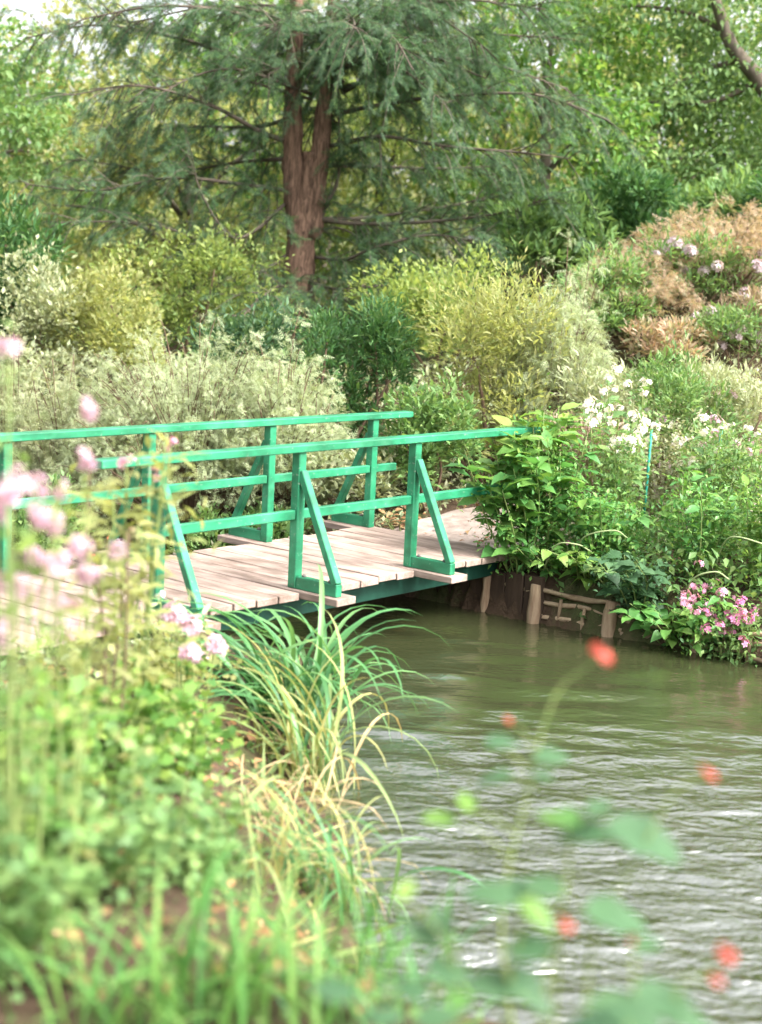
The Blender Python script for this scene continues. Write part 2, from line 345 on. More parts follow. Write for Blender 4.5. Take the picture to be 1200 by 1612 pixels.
def water_mat():
    m, t, b = mat_new('stream_water')
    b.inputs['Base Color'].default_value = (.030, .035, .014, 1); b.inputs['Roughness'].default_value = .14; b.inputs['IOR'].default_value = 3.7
    b.inputs['Specular IOR Level'].default_value = .5
    tc = t.nodes.new('ShaderNodeTexCoord')
    hsum = None
    for sc_, st, wgt, rot in ((3.4, (1.0, 2.4, 1), 1.25, .35), (13.0, (1.0, 1.7, 1), .45, -.2), (30.0, (1, 1.25, 1), .13, .6)):
        mp = t.nodes.new('ShaderNodeMapping'); mp.inputs['Scale'].default_value = st; mp.inputs['Rotation'].default_value = (0, 0, rot)
        t.links.new(tc.outputs['Object'], mp.inputs[0])
        n = t.nodes.new('ShaderNodeTexNoise'); n.inputs['Scale'].default_value = sc_; n.inputs['Detail'].default_value = 2.5; n.inputs['Distortion'].default_value = .6
        t.links.new(mp.outputs[0], n.inputs['Vector'])
        k = t.nodes.new('ShaderNodeMath'); k.operation = 'MULTIPLY'; k.inputs[1].default_value = wgt; t.links.new(n.outputs[0], k.inputs[0])
        if hsum is None: hsum = k.outputs[0]
        else:
            s = t.nodes.new('ShaderNodeMath'); s.operation = 'ADD'; t.links.new(hsum, s.inputs[0]); t.links.new(k.outputs[0], s.inputs[1]); hsum = s.outputs[0]
    sx = t.nodes.new('ShaderNodeSeparateXYZ'); t.links.new(tc.outputs['Object'], sx.inputs[0])
    mr = t.nodes.new('ShaderNodeMapRange'); mr.interpolation_type = 'SMOOTHSTEP'
    for i_, v_ in zip((1, 2, 3, 4), (9.4, 6.0, .12, .78)): mr.inputs[i_].default_value = v_
    n3 = t.nodes.new('ShaderNodeTexNoise'); n3.inputs['Scale'].default_value = .9; n3.inputs['Detail'].default_value = 2; t.links.new(tc.outputs['Object'], n3.inputs['Vector'])
    ad = t.nodes.new('ShaderNodeMath'); ad.operation = 'MULTIPLY_ADD'; ad.inputs[1].default_value = 3.0; t.links.new(n3.outputs[0], ad.inputs[0])
    ad2 = t.nodes.new('ShaderNodeMath'); ad2.operation = 'SUBTRACT'; ad2.inputs[1].default_value = 1.5; t.links.new(sx.outputs['Y'], ad.inputs[2]); t.links.new(ad.outputs[0], ad2.inputs[0]); t.links.new(ad2.outputs[0], mr.inputs[0])
    bn = t.nodes.new('ShaderNodeBump'); t.links.new(mr.outputs[0], bn.inputs['Strength']); bn.inputs['Distance'].default_value = .05
    t.links.new(hsum, bn.inputs['Height']); t.links.new(bn.outputs[0], b.inputs['Normal'])
    return m
M['water'] = water_mat()
wx = np.arange(-3.2, 16.01, .05); wy = np.arange(2.0, 15, .05)
X, Y = np.meshgrid(wx, wy)
def waves(x, y):
    near = sm(10.5, 6.5, y)
    z = .004 * np.sin(3.1 * x + 9 * y + 1.5 * np.sin(1.7 * x)) + .003 * np.sin(-5 * x + 13 * y + 2 * np.sin(2.3 * x + y))
    z += near * (.006 * np.sin(11 * y + 4 * x + 2 * np.sin(3 * x + 1.3 * y)) + .0035 * np.sin(19 * y - 9 * x + 1.5 * np.sin(5 * x)) + .0018 * np.sin(31 * y + 17 * x + 2 * np.sin(7 * x - 3 * y)))
    # standing ridges where the current folds
    for (cx, cy_, L, Wd, ang, hh) in ((.75, 10.55, .5, .05, -.15, .016), (.55, 9.55, .35, .04, -.1, .014), (.2, 8.25, .6, .05, -.05, .018), (1.5, 8.3, .7, .06, -.2, .016), (1.9, 7.6, .8, .06, -.1, .014), (.8, 7.7, .5, .05, .1, .014)):
        u = (x - cx) * math.cos(ang) + (y - cy_) * math.sin(ang); v = -(x - cx) * math.sin(ang) + (y - cy_) * math.cos(ang)
        z = z + hh * np.exp(-(u / L) ** 2 - (v / Wd) ** 2)
    return z
wz = WATER + waves(X, Y)
nx, ny = len(wx), len(wy); I = np.arange(nx * ny).reshape(ny, nx)
C = np.stack([(X[:-1, :-1] + .025).ravel(), (Y[:-1, :-1] + .025).ravel()], -1)
ok = (inside(C, stream_poly) | (seg_dist(C, stream_poly) < .25)) & (hgt(C) < WATER + .12)
Fw = np.stack([I[:-1, :-1].ravel(), I[:-1, 1:].ravel(), I[1:, 1:].ravel(), I[1:, :-1].ravel()], -1)[ok]
used = np.unique(Fw); remap = np.full(nx * ny, -1); remap[used] = np.arange(len(used))
Vw = np.column_stack([X.ravel(), Y.ravel(), wz.ravel()])[used]
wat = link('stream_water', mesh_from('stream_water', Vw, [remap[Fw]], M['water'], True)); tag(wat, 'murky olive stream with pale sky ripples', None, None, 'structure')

# pale path leading on from the far end of the bridge
pth = []
cen = smooth_path([(*br(2.60, -.65), 0), (*br(3.2, -.68), 0), (*br(4.0, -.6), 0), (*br(5.0, -.1), 0), (*br(6.2, .9), 0)], 8)
tg = nrm(np.gradient(cen, axis=0)); sd_ = np.column_stack([tg[:, 1], -tg[:, 0]])
K = 9; rows = []
for i, c in enumerate(cen):
    for j in range(K):
        q = c[:2] + sd_[i] * (j / (K - 1) - .5) * 1.45; rows.append((*q, gz(*q) + .012))
Fp = [(i * K + j, i * K + j + 1, (i + 1) * K + j + 1, (i + 1) * K + j) for i in range(len(cen) - 1) for j in range(K - 1)]
M['path'] = plain('path_gravel', (.20, .155, .13), (.40, .33, .29), 9, .95, .8, (1, 1, 1), .1, 9)
po = link('path', mesh_from('path', np.array(rows), [np.array(Fp)], M['path'], True)); tag(po, 'pinkish gravel path leading off the bridge', None, None, 'structure')

# ------------------------------------------------------------------ the footbridge
bx, by = float(BO[0]), float(BO[1])
bridge = thing('footbridge', 'green painted wooden footbridge with plank deck and braced railings over the stream', 'bridge', (bx, by, 0), None, PSI)
# bridge frame: local x = along, local y = -t (away from camera side), local z up, deck top z = 0
def bput(name, me, a, t, z, rx=0, ry=0, rz=0, parent=bridge):
    o = link(name, me, parent); o.location = (a, -t, z); o.rotation_euler = (rx, ry, rz); return o
PW, HR, SP, WD, OF = .07, .92, 1.2292, 1.3162, 1.0721
PB = .2045                                    # plank pitch
near_a = [-SP, 0, SP]; far_a = [OF - 2 * SP, OF - SP, OF, OF + SP]
t_in, t_out = .09, -1.40
long_n = {round(( (a - .04) + .40) / PB) for a in near_a}
A0 = -.04 - 14 * PB
pl_me = {}
def plank_mesh(t0, t1):
    k = (round(t0, 3), round(t1, 3))
    if k not in pl_me:
        me = bevel_box('plank', t1 - t0, PB - .016, .05, M['plank'], .005)
        pl_me[k] = me
    return pl_me[k]
npl = 26
for i in range(npl):
    a0 = A0 + i * PB
    ac = a0 + PB / 2
    if ac > 2.55: break
    t0 = t_out + rng.normal() * .008; t1 = t_in + rng.normal() * .006
    for na in near_a:
        if abs(ac - (na + .06)) < PB * .51: t1 = .41
    for fa in far_a:
        if abs(ac - (fa + .035)) < PB * .51: t0 = -WD - PW - .40
    o = bput('plank', plank_mesh(round(t0, 2), round(t1, 2)), ac, (t0 + t1) / 2, -.025 + rng.normal() * .0012, rx=rng.normal() * .002, ry=rng.normal() * .004, rz=math.pi / 2 + rng.normal() * .002)
A1 = a0
# side beams under the deck
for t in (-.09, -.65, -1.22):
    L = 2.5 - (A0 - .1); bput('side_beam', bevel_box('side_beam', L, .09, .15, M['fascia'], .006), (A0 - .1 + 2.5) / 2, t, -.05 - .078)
post_me = bevel_box('post', PW, PW, HR - .002, M['paint'], .005)
def rail_mesh(nm, L, wy, hz): return bevel_box(nm, L, wy, hz, M['paint'], .006)
def rails(t_c, a0, a1, posts, tm, side):
    bput('top_rail', rail_mesh('top_rail', a1 - a0, .115, .05), (a0 + a1) / 2, t_c, HR + .025)
    for a in posts: bput('post', post_me, a + PW / 2, t_c, HR / 2 + .001)
    ends = [p for p in posts]
    spans = [(ends[i] + PW, ends[i + 1]) for i in range(len(ends) - 1)] + [(ends[-1] + PW, a1 - .15)]
    for s0, s1 in spans:
        if s1 - s0 > .2: bput('mid_rail', rail_mesh('mid_rail', s1 - s0 + .012 - .016, .045, .065), (s0 + s1) / 2, t_c, .50)
    for a in posts:
        # foot along the outrigger plank, brace from the post to the foot's end
        fl = .365
        fm = bevel_box('foot', fl, PW - .012, .085, M['paint'], .005)
        ft = bput('foot', fm, a + PW / 2, t_c + side * (PW / 2 + fl / 2 + .001), .0435, rz=math.pi / 2)
        p0 = np.array([PW / 2 + .004, .775]); p1 = np.array([PW / 2 + fl - .03, .10])
        L = float(np.hypot(*(p1 - p0))) + .04; ang = math.atan2(p0[1] - p1[1], p1[0] - p0[0])
        bm_ = bevel_box('brace', .058, .052, L, M['paint'], .005)
        mid = (p0 + p1) / 2
        lean = math.atan2(p1[0] - p0[0], p0[1] - p1[1])
        # local y = -t : outward (t+) means -y
        bput('brace', bm_, a + PW / 2, t_c + side * mid[0], mid[1], rx=-side * lean)
        for off in (.03, fl - .10):
            bo = link('bolt', bolt_me, ft); bo.location = (-side * (off + .02 - fl / 2), 0, .0485)
mb = MB(); add_tube(mb, [(0, 0, -.006), (0, 0, .004), (0, 0, .012)], [.016, .015, .009], 8); bolt_me = mb.mesh('bolt', M['steel'])
rails(-PW / 2, -1.68, 2.80, near_a, 0, 1)
rails(-WD - PW / 2, OF - 2.4 * SP, 2.80, far_a, 0, -1)

# abutment boards under the far end of the deck
ab = thing('bridge_abutment', 'shade-darkened brown timber retaining boards under the far end of the bridge', 'abutment', (*br(2.36, -.65), WATER), None, PSI)
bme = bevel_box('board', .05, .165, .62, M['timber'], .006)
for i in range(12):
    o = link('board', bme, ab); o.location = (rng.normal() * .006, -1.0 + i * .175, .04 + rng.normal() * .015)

# ------------------------------------------------------------------ bank revetment: stakes and rods
def rev_pt(px, py, z=WATER): return unp(px, py, z)
r0 = unp(845, 980, WATER)
rev = thing('bank_revetment', 'low wooden revetment of stakes and woven rods holding the far bank', 'revetment', tuple(r0))
stk = [((768, 962), .30, .035, .02), ((845, 978), .30, .055, .04), ((962, 1000), .27, .055, .06), ((1102, 1024), .25, .055, .05), ((1225, 1050), .24, .05, .03)]
sp_pts = []
for (p, hh, rad, lean) in stk:
    q = unp(*p, WATER) - np.array([BA[0], BA[1], 0]) * .05; sp_pts.append(q)
    n = 6; zz = np.linspace(-.25, hh, n)
    pts = [(q[0] + lean * (z_ - 0) * 1.0, q[1] + lean * .3 * z_, WATER + z_) for z_ in zz]
    mb = MB(); add_tube(mb, pts, rad * (1 + .1 * np.sin(zz * 20 + rad * 900)) * np.linspace(1.08, .9, n), 9, .07)
    mb.obj('stake', M['stake'], rev, False, r0)
for i in range(len(sp_pts) - 1):
    a, b = sp_pts[i], sp_pts[i + 1]
    off = np.array([BA[0], BA[1], 0]) * .055
    rows_ = (.245, .16, .05, -.01) if i < 2 else (.20, .12, .04)
    for k, z_ in enumerate(rows_):
        e0, e1 = -.06 - .1 * rng.random(), 1.05 + .1 * rng.random()
        p = [a + (b - a) * s_ + off * (1 if k % 2 else .65) + np.array([0, 0, z_ + .012 * math.sin(9 * s_ + k * 2) + rng.normal() * .012]) for s_ in np.linspace(e0, e1, 7)]
        mb = MB(); add_tube(mb, p, .016 + .007 * rng.random(), 7, .22); mb.obj('rod', M['rod'], rev, False, r0)
    for s_ in (.3, .62):
        q = a + (b - a) * s_ + off * .5
        mb = MB(); add_tube(mb, [q + np.array([0, 0, -.1]), q + np.array([.01, 0, .08]), q + np.array([.02, 0, .17 + .05 * rng.random()])], [.016, .015, .013], 6, .1); mb.obj('peg', M['rod'], rev, True, r0)

# ------------------------------------------------------------------ leaf templates (unit length along +Y, face +Z)
def T_leaf(wd=.5, fold=.10, droop=.12):
    v = np.array([(0, 0, 0), (-wd / 2, .42, fold), (0, .45, 0), (wd / 2, .42, fold), (0, 1, -droop)]); f = np.array([(0, 3, 2), (0, 2, 1), (2, 3, 4), (2, 4, 1)]); return v, f
def T_sprig(n=7, nl=.30, wd=.05):
    v = []; f = []
    for i in range(n):
        y = .05 + .8 * i / n; L = nl * (1 - .35 * i / n)
        for s in (-1, 1):
            b = len(v); v += [(0, y - wd / 2, 0), (0, y + wd / 2, 0), (s * L * .85, y + L * .75, -.03 - .05 * (i % 2))]; f.append((b, b + 1, b + 2) if s < 0 else (b, b + 2, b + 1))
    b = len(v); v += [(-wd * .4, .8, 0), (wd * .4, .8, 0), (0, 1.05, -.03)]; f.append((b, b + 1, b + 2))
    return np.array(v), np.array(f)
def T_lobed(k=5, inner=.45, cup=.12):
    v = [(0, .12, 0)]; f = []
    an = np.linspace(-2.2, 2.2, 2 * k - 1)
    for i, a in enumerate(an):
        r = .56 if i % 2 == 0 else .56 * inner + .12
        v.append((math.sin(a) * r, .38 + math.cos(a) * r, cup * (r - .3)))
    for i in range(len(an) - 1): f.append((0, i + 2, i + 1))
    return np.array(v), np.array(f)
def T_floret(k=5, wd=.45):
    v = [(0, 0, 0)]; f = []
    for i in range(k):
        a = 2 * math.pi * i / k; c, s_ = math.cos(a), math.sin(a)
        def P_(x, y, z): return (x * c - y * s_, x * s_ + y * c, z)
        b = len(v); v += [P_(.32, -wd / 2 * .7, .10), P_(.5, 0, .05), P_(.32, wd / 2 * .7, .10)]; f += [(0, b, b + 1), (0, b + 1, b + 2)]
    return np.array(v), np.array(f)
TF = T_sprig(4, .36, .09); TY = T_sprig(6, .32, .06); TL = T_leaf(); TN = T_leaf(.26, .05, .15); TS = T_sprig(); TLOB = T_lobed(); TFL = T_floret(); TW = T_leaf(.68, .12, .15)

def big_leaf_mesh(name, mat, wd=.55, seg=6, droop=.25, fold=.12, wave=.03, point=1.0):
    """a leaf with a midrib fold, wavy edge and drooping tip: unit length along +Y"""
    v = []; f = []
    for i in range(seg + 1):
        s = i / seg; wv = wd / 2 * (math.sin(math.pi * min(1, s ** .75)) ** .8 if 0 < s < 1 else .02) * (1 if s < .6 else (1 - (s - .6) * .25 * point))
        z = .10 * s - droop * s * s; e = wave * math.sin(s * 17 + wd * 9)
        v += [(-wv, s, z + fold * wv * 2 + e), (0, s, z), (wv, s, z + fold * wv * 2 - e)]
    for i in range(seg):
        b = i * 3; f += [(b, b + 1, b + 4, b + 3), (b + 1, b + 2, b + 5, b + 4)]
    return mesh_from(name, np.array(v), [np.array(f)], mat, True)
def blade_mesh(name, mat, bend=1.4, wd=.022, seg=11, lean=.2, power=1.6, kink=0):
    """strap leaf, unit length, rises along +Z and arches towards +Y"""
    v = []; f = []; p = np.array([0., 0., 0.]); ds = 1.0 / seg
    for i in range(seg + 1):
        s = i / seg
        th = lean + bend * s ** power + (kink if s > .7 else 0)
        d = np.array([0, math.sin(th), math.cos(th)]); nrm_ = np.array([0, -math.cos(th), math.sin(th)])
        wv = wd * min(1, (.55 + 1.2 * s)) * (1 - max(0, (s - .55) / .45) ** 1.7) + .0008
        v += [tuple(p + np.array([-wv / 2, 0, 0]) + nrm_ * wv * .25), tuple(p), tuple(p + np.array([wv / 2, 0, 0]) + nrm_ * wv * .25)]
        p = p + d * ds
    for i in range(seg):
        b = i * 3; f += [(b, b + 1, b + 4, b + 3), (b + 1, b + 2, b + 5, b + 4)]
    return mesh_from(name, np.array(v), [np.array(f)], mat, True)
def mat4(R, pos, s):
    s = np.asarray(s) * np.ones(3); A = np.eye(4); A[:3, :3] = R * s[None, :]; A[:3, 3] = pos; return Matrix(A.tolist())

# ------------------------------------------------------------------ plant generators
def shrub(name, label, cat, c, rx, ry, hz, mat, n, size, tmpl=TL, lumps=20, up=.35, group=None, stems=6, zbase=None, sizev=.45, stem_mat='twig', flowers=None, spread=.72, shell=.62):
    """leafy shrub: leaves spread through the volume of many uneven lumps; c = (x, y)"""
    x, y = c; zb = gz(x, y) if zbase is None else zbase
    root = thing(name, label, cat, (x, y, zb), group)
    th = rng.uniform(0, 2 * math.pi, lumps); rr = np.sqrt(rng.random(lumps)); hh = rng.uniform(.14, .80, lumps)
    k = np.sqrt(np.clip(1 - (hh - .35).clip(0) ** 2 * 1.7, .15, 1))
    LC = np.column_stack([np.cos(th) * rr * rx * spread * k, np.sin(th) * rr * ry * spread * k, hh * hz])
    LR = np.column_stack([rng.uniform(.22, .50, lumps) * rx, rng.uniform(.22, .50, lumps) * ry, rng.uniform(.14, .36, lumps) * hz])
    li = rng.integers(0, lumps, n); d = rdir(n); d[:, 2] = np.abs(d[:, 2]) * .9 - .15 * rng.random(n); d = nrm(d)
    r = shell + (1.05 - shell) * rng.random(n) ** .6
    r *= 1 + .22 * np.sin(d[:, 0] * 7 + li) * np.cos(d[:, 1] * 6 + li * 2); r = np.where(rng.random(n) < .07, r * rng.uniform(1.1, 1.35, n), r)
    P_ = LC[li] + d * LR[li] * r[:, None]
    P_[:, 2] = np.abs(P_[:, 2]) + .02
    D = nrm(d * .8 + rdir(n) * .7 + np.array([0, 0, up]))
    R_ = frames(D, nrm(rdir(n) * .7 + np.array([0, 0, 1])))
    S = size * (1 + sizev * rng.normal(size=n)).clip(.4, 1.9)
    V, F = scatter(tmpl[0], tmpl[1], P_, R_, S)
    link('foliage', mesh_from('foliage', V, [F], M[mat]), root)
    for i in range(stems):
        e = LC[i % lumps]; b = np.array([e[0] * .12, e[1] * .12, -.05]); m_ = (b + e) / 2 + rng.normal(size=3) * .06 * hz
        mb = MB(); add_tube(mb, smooth_path([b, m_, e], 4), np.linspace(.018, .006, 9) * max(.6, hz), 5, .05); mb.obj('stem', M[stem_mat], root, True)
    if flowers:
        fm, fn, fs, fk = flowers
        me = floret_head(fm, fk)
        li = rng.integers(0, lumps, fn); d = rdir(fn); d[:, 2] = np.abs(d[:, 2]); d[:, 1] = -np.abs(d[:, 1]); d = nrm(d)
        Q = LC[li] + d * LR[li] * 1.06; Rf = frames(nrm(rdir(fn) * .4 + np.array([.3, .8, .2])), nrm(d + np.array([0, -.6, .6])))
        for i in range(fn): link('flower', me, root, mat4(Rf[i], Q[i], fs * rng.uniform(.7, 1.25)))
    return root
_fh = {}
def floret_head(fm, k):
    """flower head of k small florets gathered in a loose dome (k = 1: a single open flower); unit size"""
    key = (fm, k)
    if key in _fh: return _fh[key]
    if k == 1:
        tv, tf = T_floret(5, .62); me = mesh_from('flower', tv, [tf], M[fm], False)
    else:
        d = rdir(k); d[:, 2] = np.abs(d[:, 2]) * .8 + .1; d = nrm(d); P_ = d * np.array([.5, .5, .42]) * rng.uniform(.35, 1.15, (k, 1))
        R_ = frames(nrm(np.cross(d, rdir(k))), d); V, F = scatter(TFL[0], TFL[1], P_, R_, rng.uniform(.42, .66, k)); me = mesh_from('flower', V, [F], M[fm], False)
    _fh[key] = me; return me
def spray_shrub(name, label, cat, c, rx, ry, hz, mat, shoots, size, group=None, zbase=None, tmpl=TF, per=20, arch=.5, wig=.25):
    """shrub of many arching feathery shoots"""
    x, y = c; zb = gz(x, y) if zbase is None else zbase
    root = thing(name, label, cat, (x, y, zb), group)
    P_, D_ = [], []; tw = MB(); ph1, ph2 = rng.uniform(0, 6, 2)
    for i in range(shoots):
        a = rng.uniform(0, 2 * math.pi); r = math.sqrt(rng.random())
        lump = 1 + .13 * math.sin(3 * a + ph1 + 5 * r) * math.cos(4.3 * r * math.cos(a) + ph2) + .10 * math.sin(9 * a + ph2) + (.16 * rng.random() if i % 9 == 0 else 0)
        e = np.array([math.cos(a) * r * rx, math.sin(a) * r * ry, hz * lump * math.sqrt(max(.06, 1 - .8 * r * r)) * rng.uniform(.5, 1.06)])
        b = np.array([e[0] * .25, e[1] * .25, hz * .1]); m_ = np.array([e[0] * .62, e[1] * .62, e[2] * .72]) + rng.normal(size=3) * .05
        tip = e + np.array([math.cos(a), math.sin(a), 0]) * arch * .3 * rx * rng.random() + np.array([0, 0, -.06 * arch + .10 * rng.normal() * wig])
        p = smooth_path([b, m_, e, tip], 5); q = p[5:]
        if i % 3 == 0: add_tube(tw, p, np.linspace(.008, .002, len(p)), 3, 0, False)
        s = rng.uniform(0, len(q) - 1.001, per); k0 = s.astype(int); fr = (s - k0)[:, None]
        pos = q[k0] * (1 - fr) + q[k0 + 1] * fr; dd = nrm(q[k0 + 1] - q[k0])
        P_.append(pos + rng.normal(size=(per, 3)) * .022); D_.append(nrm(dd * .7 + rdir(per) * .9))
    P_ = np.concatenate(P_); D_ = np.concatenate(D_); n = len(P_); P_[:, 2] = np.maximum(P_[:, 2], .02)
    V, F = scatter(tmpl[0], tmpl[1], P_, frames(D_, nrm(rdir(n) * .8 + np.array([0, 0, 1]))), size * rng.uniform(.4, 1.25, n))
    link('foliage', mesh_from('foliage', V, [F], M[mat]), root); tw.obj('twigs', M['twig'], root)
    return root
def leafy_plant(name, label, cat, c, hz, spread, mat, leaves, lsize, stems=5, group=None, wd=.5, zbase=None, lobed=False, lean=(0, 0), flowers=None, stem_mat='stem', tmin=.25, vmesh=None, droop=.3, fine=0, finesize=.05, finetmpl=TL):
    """upright stems carrying separate large leaves; each leaf is its own object"""
    x, y = c; zb = gz(x, y) if zbase is None else zbase
    root = thing(name, label, cat, (x, y, zb), group)
    if vmesh is None:
        vmesh = [big_leaf_mesh('leaf', M[mat], wd * k, 6, droop * q, .14, .03) for k, q in ((1, 1), (.85, .6), (1.12, 1.4))] if not lobed else [mesh_from('leaf', lb[0], [lb[1]], M[mat], True) for lb in (T_lobed(5, .5), T_lobed(5, .35, .2), T_lobed(4, .5, .05))]
    paths = []
    for i in range(stems):
        a = 2 * math.pi * (i + rng.random() * .8) / stems; r = spread * math.sqrt(rng.random() * .9 + .1); H_ = hz * rng.uniform(.72, 1.05)
        b = np.array([math.cos(a) * r * .3, math.sin(a) * r * .3, -.03]); e = np.array([math.cos(a) * r + lean[0] * H_, math.sin(a) * r + lean[1] * H_, H_])
        p = smooth_path([b, (b + e) / 2 + np.array([-lean[0], -lean[1], 0]) * .12 * H_ + rng.normal(size=3) * .03, e], 6); paths.append(p)
        mb = MB(); add_tube(mb, p, np.linspace(.006, .0028, len(p)) * (1 + hz * .2), 5); mb.obj('stem', M[stem_mat], root, True)
    for i in range(leaves):
        p = paths[i % stems]; s = (tmin + (1 - tmin) * rng.random() ** .75) * (len(p) - 1.001); k = int(s); pos = p[k] + (p[k + 1] - p[k]) * (s - k)
        a = rng.uniform(0, 2 * math.pi); el = rng.uniform(-.15, .65)
        D = np.array([math.cos(a) * math.cos(el), math.sin(a) * math.cos(el), math.sin(el)])
        R_ = frames(D[None], nrm(np.array([[rng.normal() * .25, rng.normal() * .25 - .15, 1]])))[0]
        link('leaf', vmesh[i % len(vmesh)], root, mat4(R_, pos + D * .02, lsize * rng.uniform(.6, 1.2)))
    if fine:
        P_ = []; 
        for i in range(fine):
            p = paths[rng.integers(0, stems)]; s = rng.uniform(tmin * .6, .999) * (len(p) - 1.001); k = int(s); P_.append(p[k] + (p[k + 1] - p[k]) * (s - k) + rng.normal(size=3) * finesize * 1.6)
        P_ = np.array(P_); d = nrm(rdir(fine) + np.array([0, 0, .3])); V, F = scatter(finetmpl[0], finetmpl[1], P_, frames(d, nrm(rdir(fine) * .6 + np.array([0, 0, 1]))), finesize * rng.uniform(.6, 1.3, fine))
        link('foliage', mesh_from('foliage', V, [F], M[mat]), root)
    if flowers:
        fm, fn, fs, fk = flowers; me = floret_head(fm, fk)
        for i in range(fn):
            p = paths[i % stems]; pos = p[-1] if i < stems else p[rng.integers(len(p) * 5 // 6, len(p))] + rng.normal(size=3) * fs * .9
            u_ = nrm(np.array([rng.normal() * .4, rng.normal() * .3 - .45, .8])); R_ = frames(nrm(np.cross(u_, rdir(1)[0]))[None], u_[None])[0]
            link('flower', me, root, mat4(R_, pos + np.array([0, 0, fs * .12]), fs * rng.uniform(.75, 1.2)))
    return root
def blade_clump(name, label, cat, c, meshes, n, length, spread, group=None, zbase=None, bias=None, lv=.3, part='blade'):
    x, y = c; zb = gz(x, y) if zbase is None else zbase
    root = thing(name, label, cat, (x, y, zb), group)
    for i in range(n):
        a = rng.uniform(0, 2 * math.pi) if bias is None or rng.random() > bias[1] else bias[0] + rng.normal() * .7
        pos = np.array([rng.normal() * spread, rng.normal() * spread * .8, -.02]); s = length * (1 + lv * rng.normal()) 
        s = max(.35 * length, min(1.5 * length, s)); ca, sa = math.cos(a), math.sin(a); tl = rng.normal() * .18
        Rz = np.array([[ca, -sa, 0], [sa, ca, 0], [0, 0, 1]]) @ np.array([[0, 1, 0], [-1, 0, 0], [0, 0, 1]]).T @ np.array([[math.cos(tl), 0, math.sin(tl)], [0, 1, 0], [-math.sin(tl), 0, math.cos(tl)]])
        # local +Y of the blade points along azimuth a
        link(part, meshes[rng.integers(0, len(meshes))], root, mat4(Rz, pos, s))
    return root

# ------------------------------------------------------------------ the yew
def tree_root(name, label, cat, base, group=None): return thing(name, label, cat, tuple(base), group)
YD = 16.0
yb = at(470, 548, YD); yb[2] = min(yb[2], gz(yb[0], yb[1]) ) - .05
yew = tree_root('yew_tree', 'large dark yew tree with reddish forked trunk and drooping branches behind the bridge', 'tree', yb)
def yp(px, py, dy=0.): return at(px, py, YD + dy) - yb
def limb_obj(nm, pts, r0_, r1_, root, mat, n=9, jit=.05, k=7):
    p = smooth_path(pts, k); mb = MB(); add_tube(mb, p, np.linspace(r0_, r1_, len(p)), n, jit); mb.obj(nm, M[mat], root, True); return p
tr = limb_obj('trunk', [np.array([0, 0, -.25]), yp(470, 545), yp(470, 430), yp(480, 350), yp(486, 290), yp(490, 240)], .215, .085, yew, 'bark', 14, .09)
tl = limb_obj('trunk_fork', [yp(472, 375), yp(464, 290), yp(461, 180), yp(466, 60), yp(474, -150)], .135, .06, yew, 'bark', 12, .09)
tr2 = limb_obj('trunk_fork', [yp(488, 375), yp(499, 290), yp(510, 180), yp(523, 50), yp(535, -160)], .125, .06, yew, 'bark', 12, .09)
limbs = []
def lb(pts, r=.05): limbs.append((limb_obj('limb', pts, r * .62, .006, yew, 'bark2' if r < .06 else 'bark', 7, .05), r))
lb([yp(490, 380), yp(515, 320), yp(532, 280), yp(534, 200), yp(529, 120, -.1), yp(500, 30, -.2)], .042)
lb([yp(448, 222), yp(405, 205, -.2), yp(330, 165, -.5), yp(220, 135, -.8), yp(110, 150, -1.)], .05)
lb([yp(452, 130), yp(380, 95), yp(280, 60, .2), yp(150, 40, .3), yp(40, 60, .3)], .05)
lb([yp(445, 190), yp(400, 200, .4), yp(300, 200, .9), yp(180, 215, 1.2)], .04)
lb([yp(450, 320), yp(405, 360, -.5), yp(362, 372, -.7), yp(318, 305, -.8), yp(292, 225, -.8)], .035)
lb([yp(455, 400), yp(400, 430, -.4), yp(345, 410, -.6), yp(290, 368, -.7), yp(200, 350, -.8), yp(90, 350, -1.)], .035)
lb([yp(450, 300), yp(380, 290, -.4), yp(270, 280, -.7), yp(150, 300, -.9), yp(40, 290, -1.)], .04)
lb([yp(452, 250), yp(380, 255, .6), yp(260, 270, 1.), yp(120, 250, 1.2)], .04)
lb([yp(505, 345), yp(560, 352, -.2), yp(660, 350, -.5), yp(790, 335, -.7), yp(900, 300, -.9)], .045)
lb([yp(500, 345), yp(580, 342, .4), yp(700, 325, .8), yp(830, 300, 1.)], .04)
lb([yp(495, 405), yp(545, 408, -.3), yp(590, 390, -.6), yp(680, 370, -.8), yp(770, 385, -1.)], .035)
lb([yp(528, 180), yp(600, 165, -.3), yp(720, 150, -.7), yp(850, 150, -.9), yp(960, 190, -1.)], .045)
lb([yp(530, 110), yp(620, 80, .2), yp(740, 55, .5), yp(880, 60, .6)], .045)
lb([yp(520, 230), yp(600, 215, -.5), yp(700, 230, -.9), yp(820, 240, -1.1), yp(900, 250, -1.2)], .04)
lb([yp(515, 260), yp(590, 262, .6), yp(700, 265, 1.), yp(800, 260, 1.1)], .04)
lb([yp(530, 60), yp(610, 25, -.5), yp(720, 0, -.9), yp(860, 15, -1.1)], .04)
lb([yp(458, 60), yp(370, 20, -.4), yp(250, 10, -.8), yp(130, 30, -1.)], .04)
lb([yp(530, 60), yp(580, 40, -1.), yp(620, 60, -1.7), yp(650, 110, -2.1)], .035)
lb([yp(470, 460), yp(440, 450, -.8), yp(410, 470, -1.3), yp(380, 500, -1.5)], .025)
lb([yp(480, 440), yp(530, 455, -.6), yp(600, 450, -1.), yp(680, 440, -1.1)], .03)
lb([yp(478, 470), yp(530, 490, -.3), yp(600, 490, -.6), yp(650, 500, -.7)], .025)
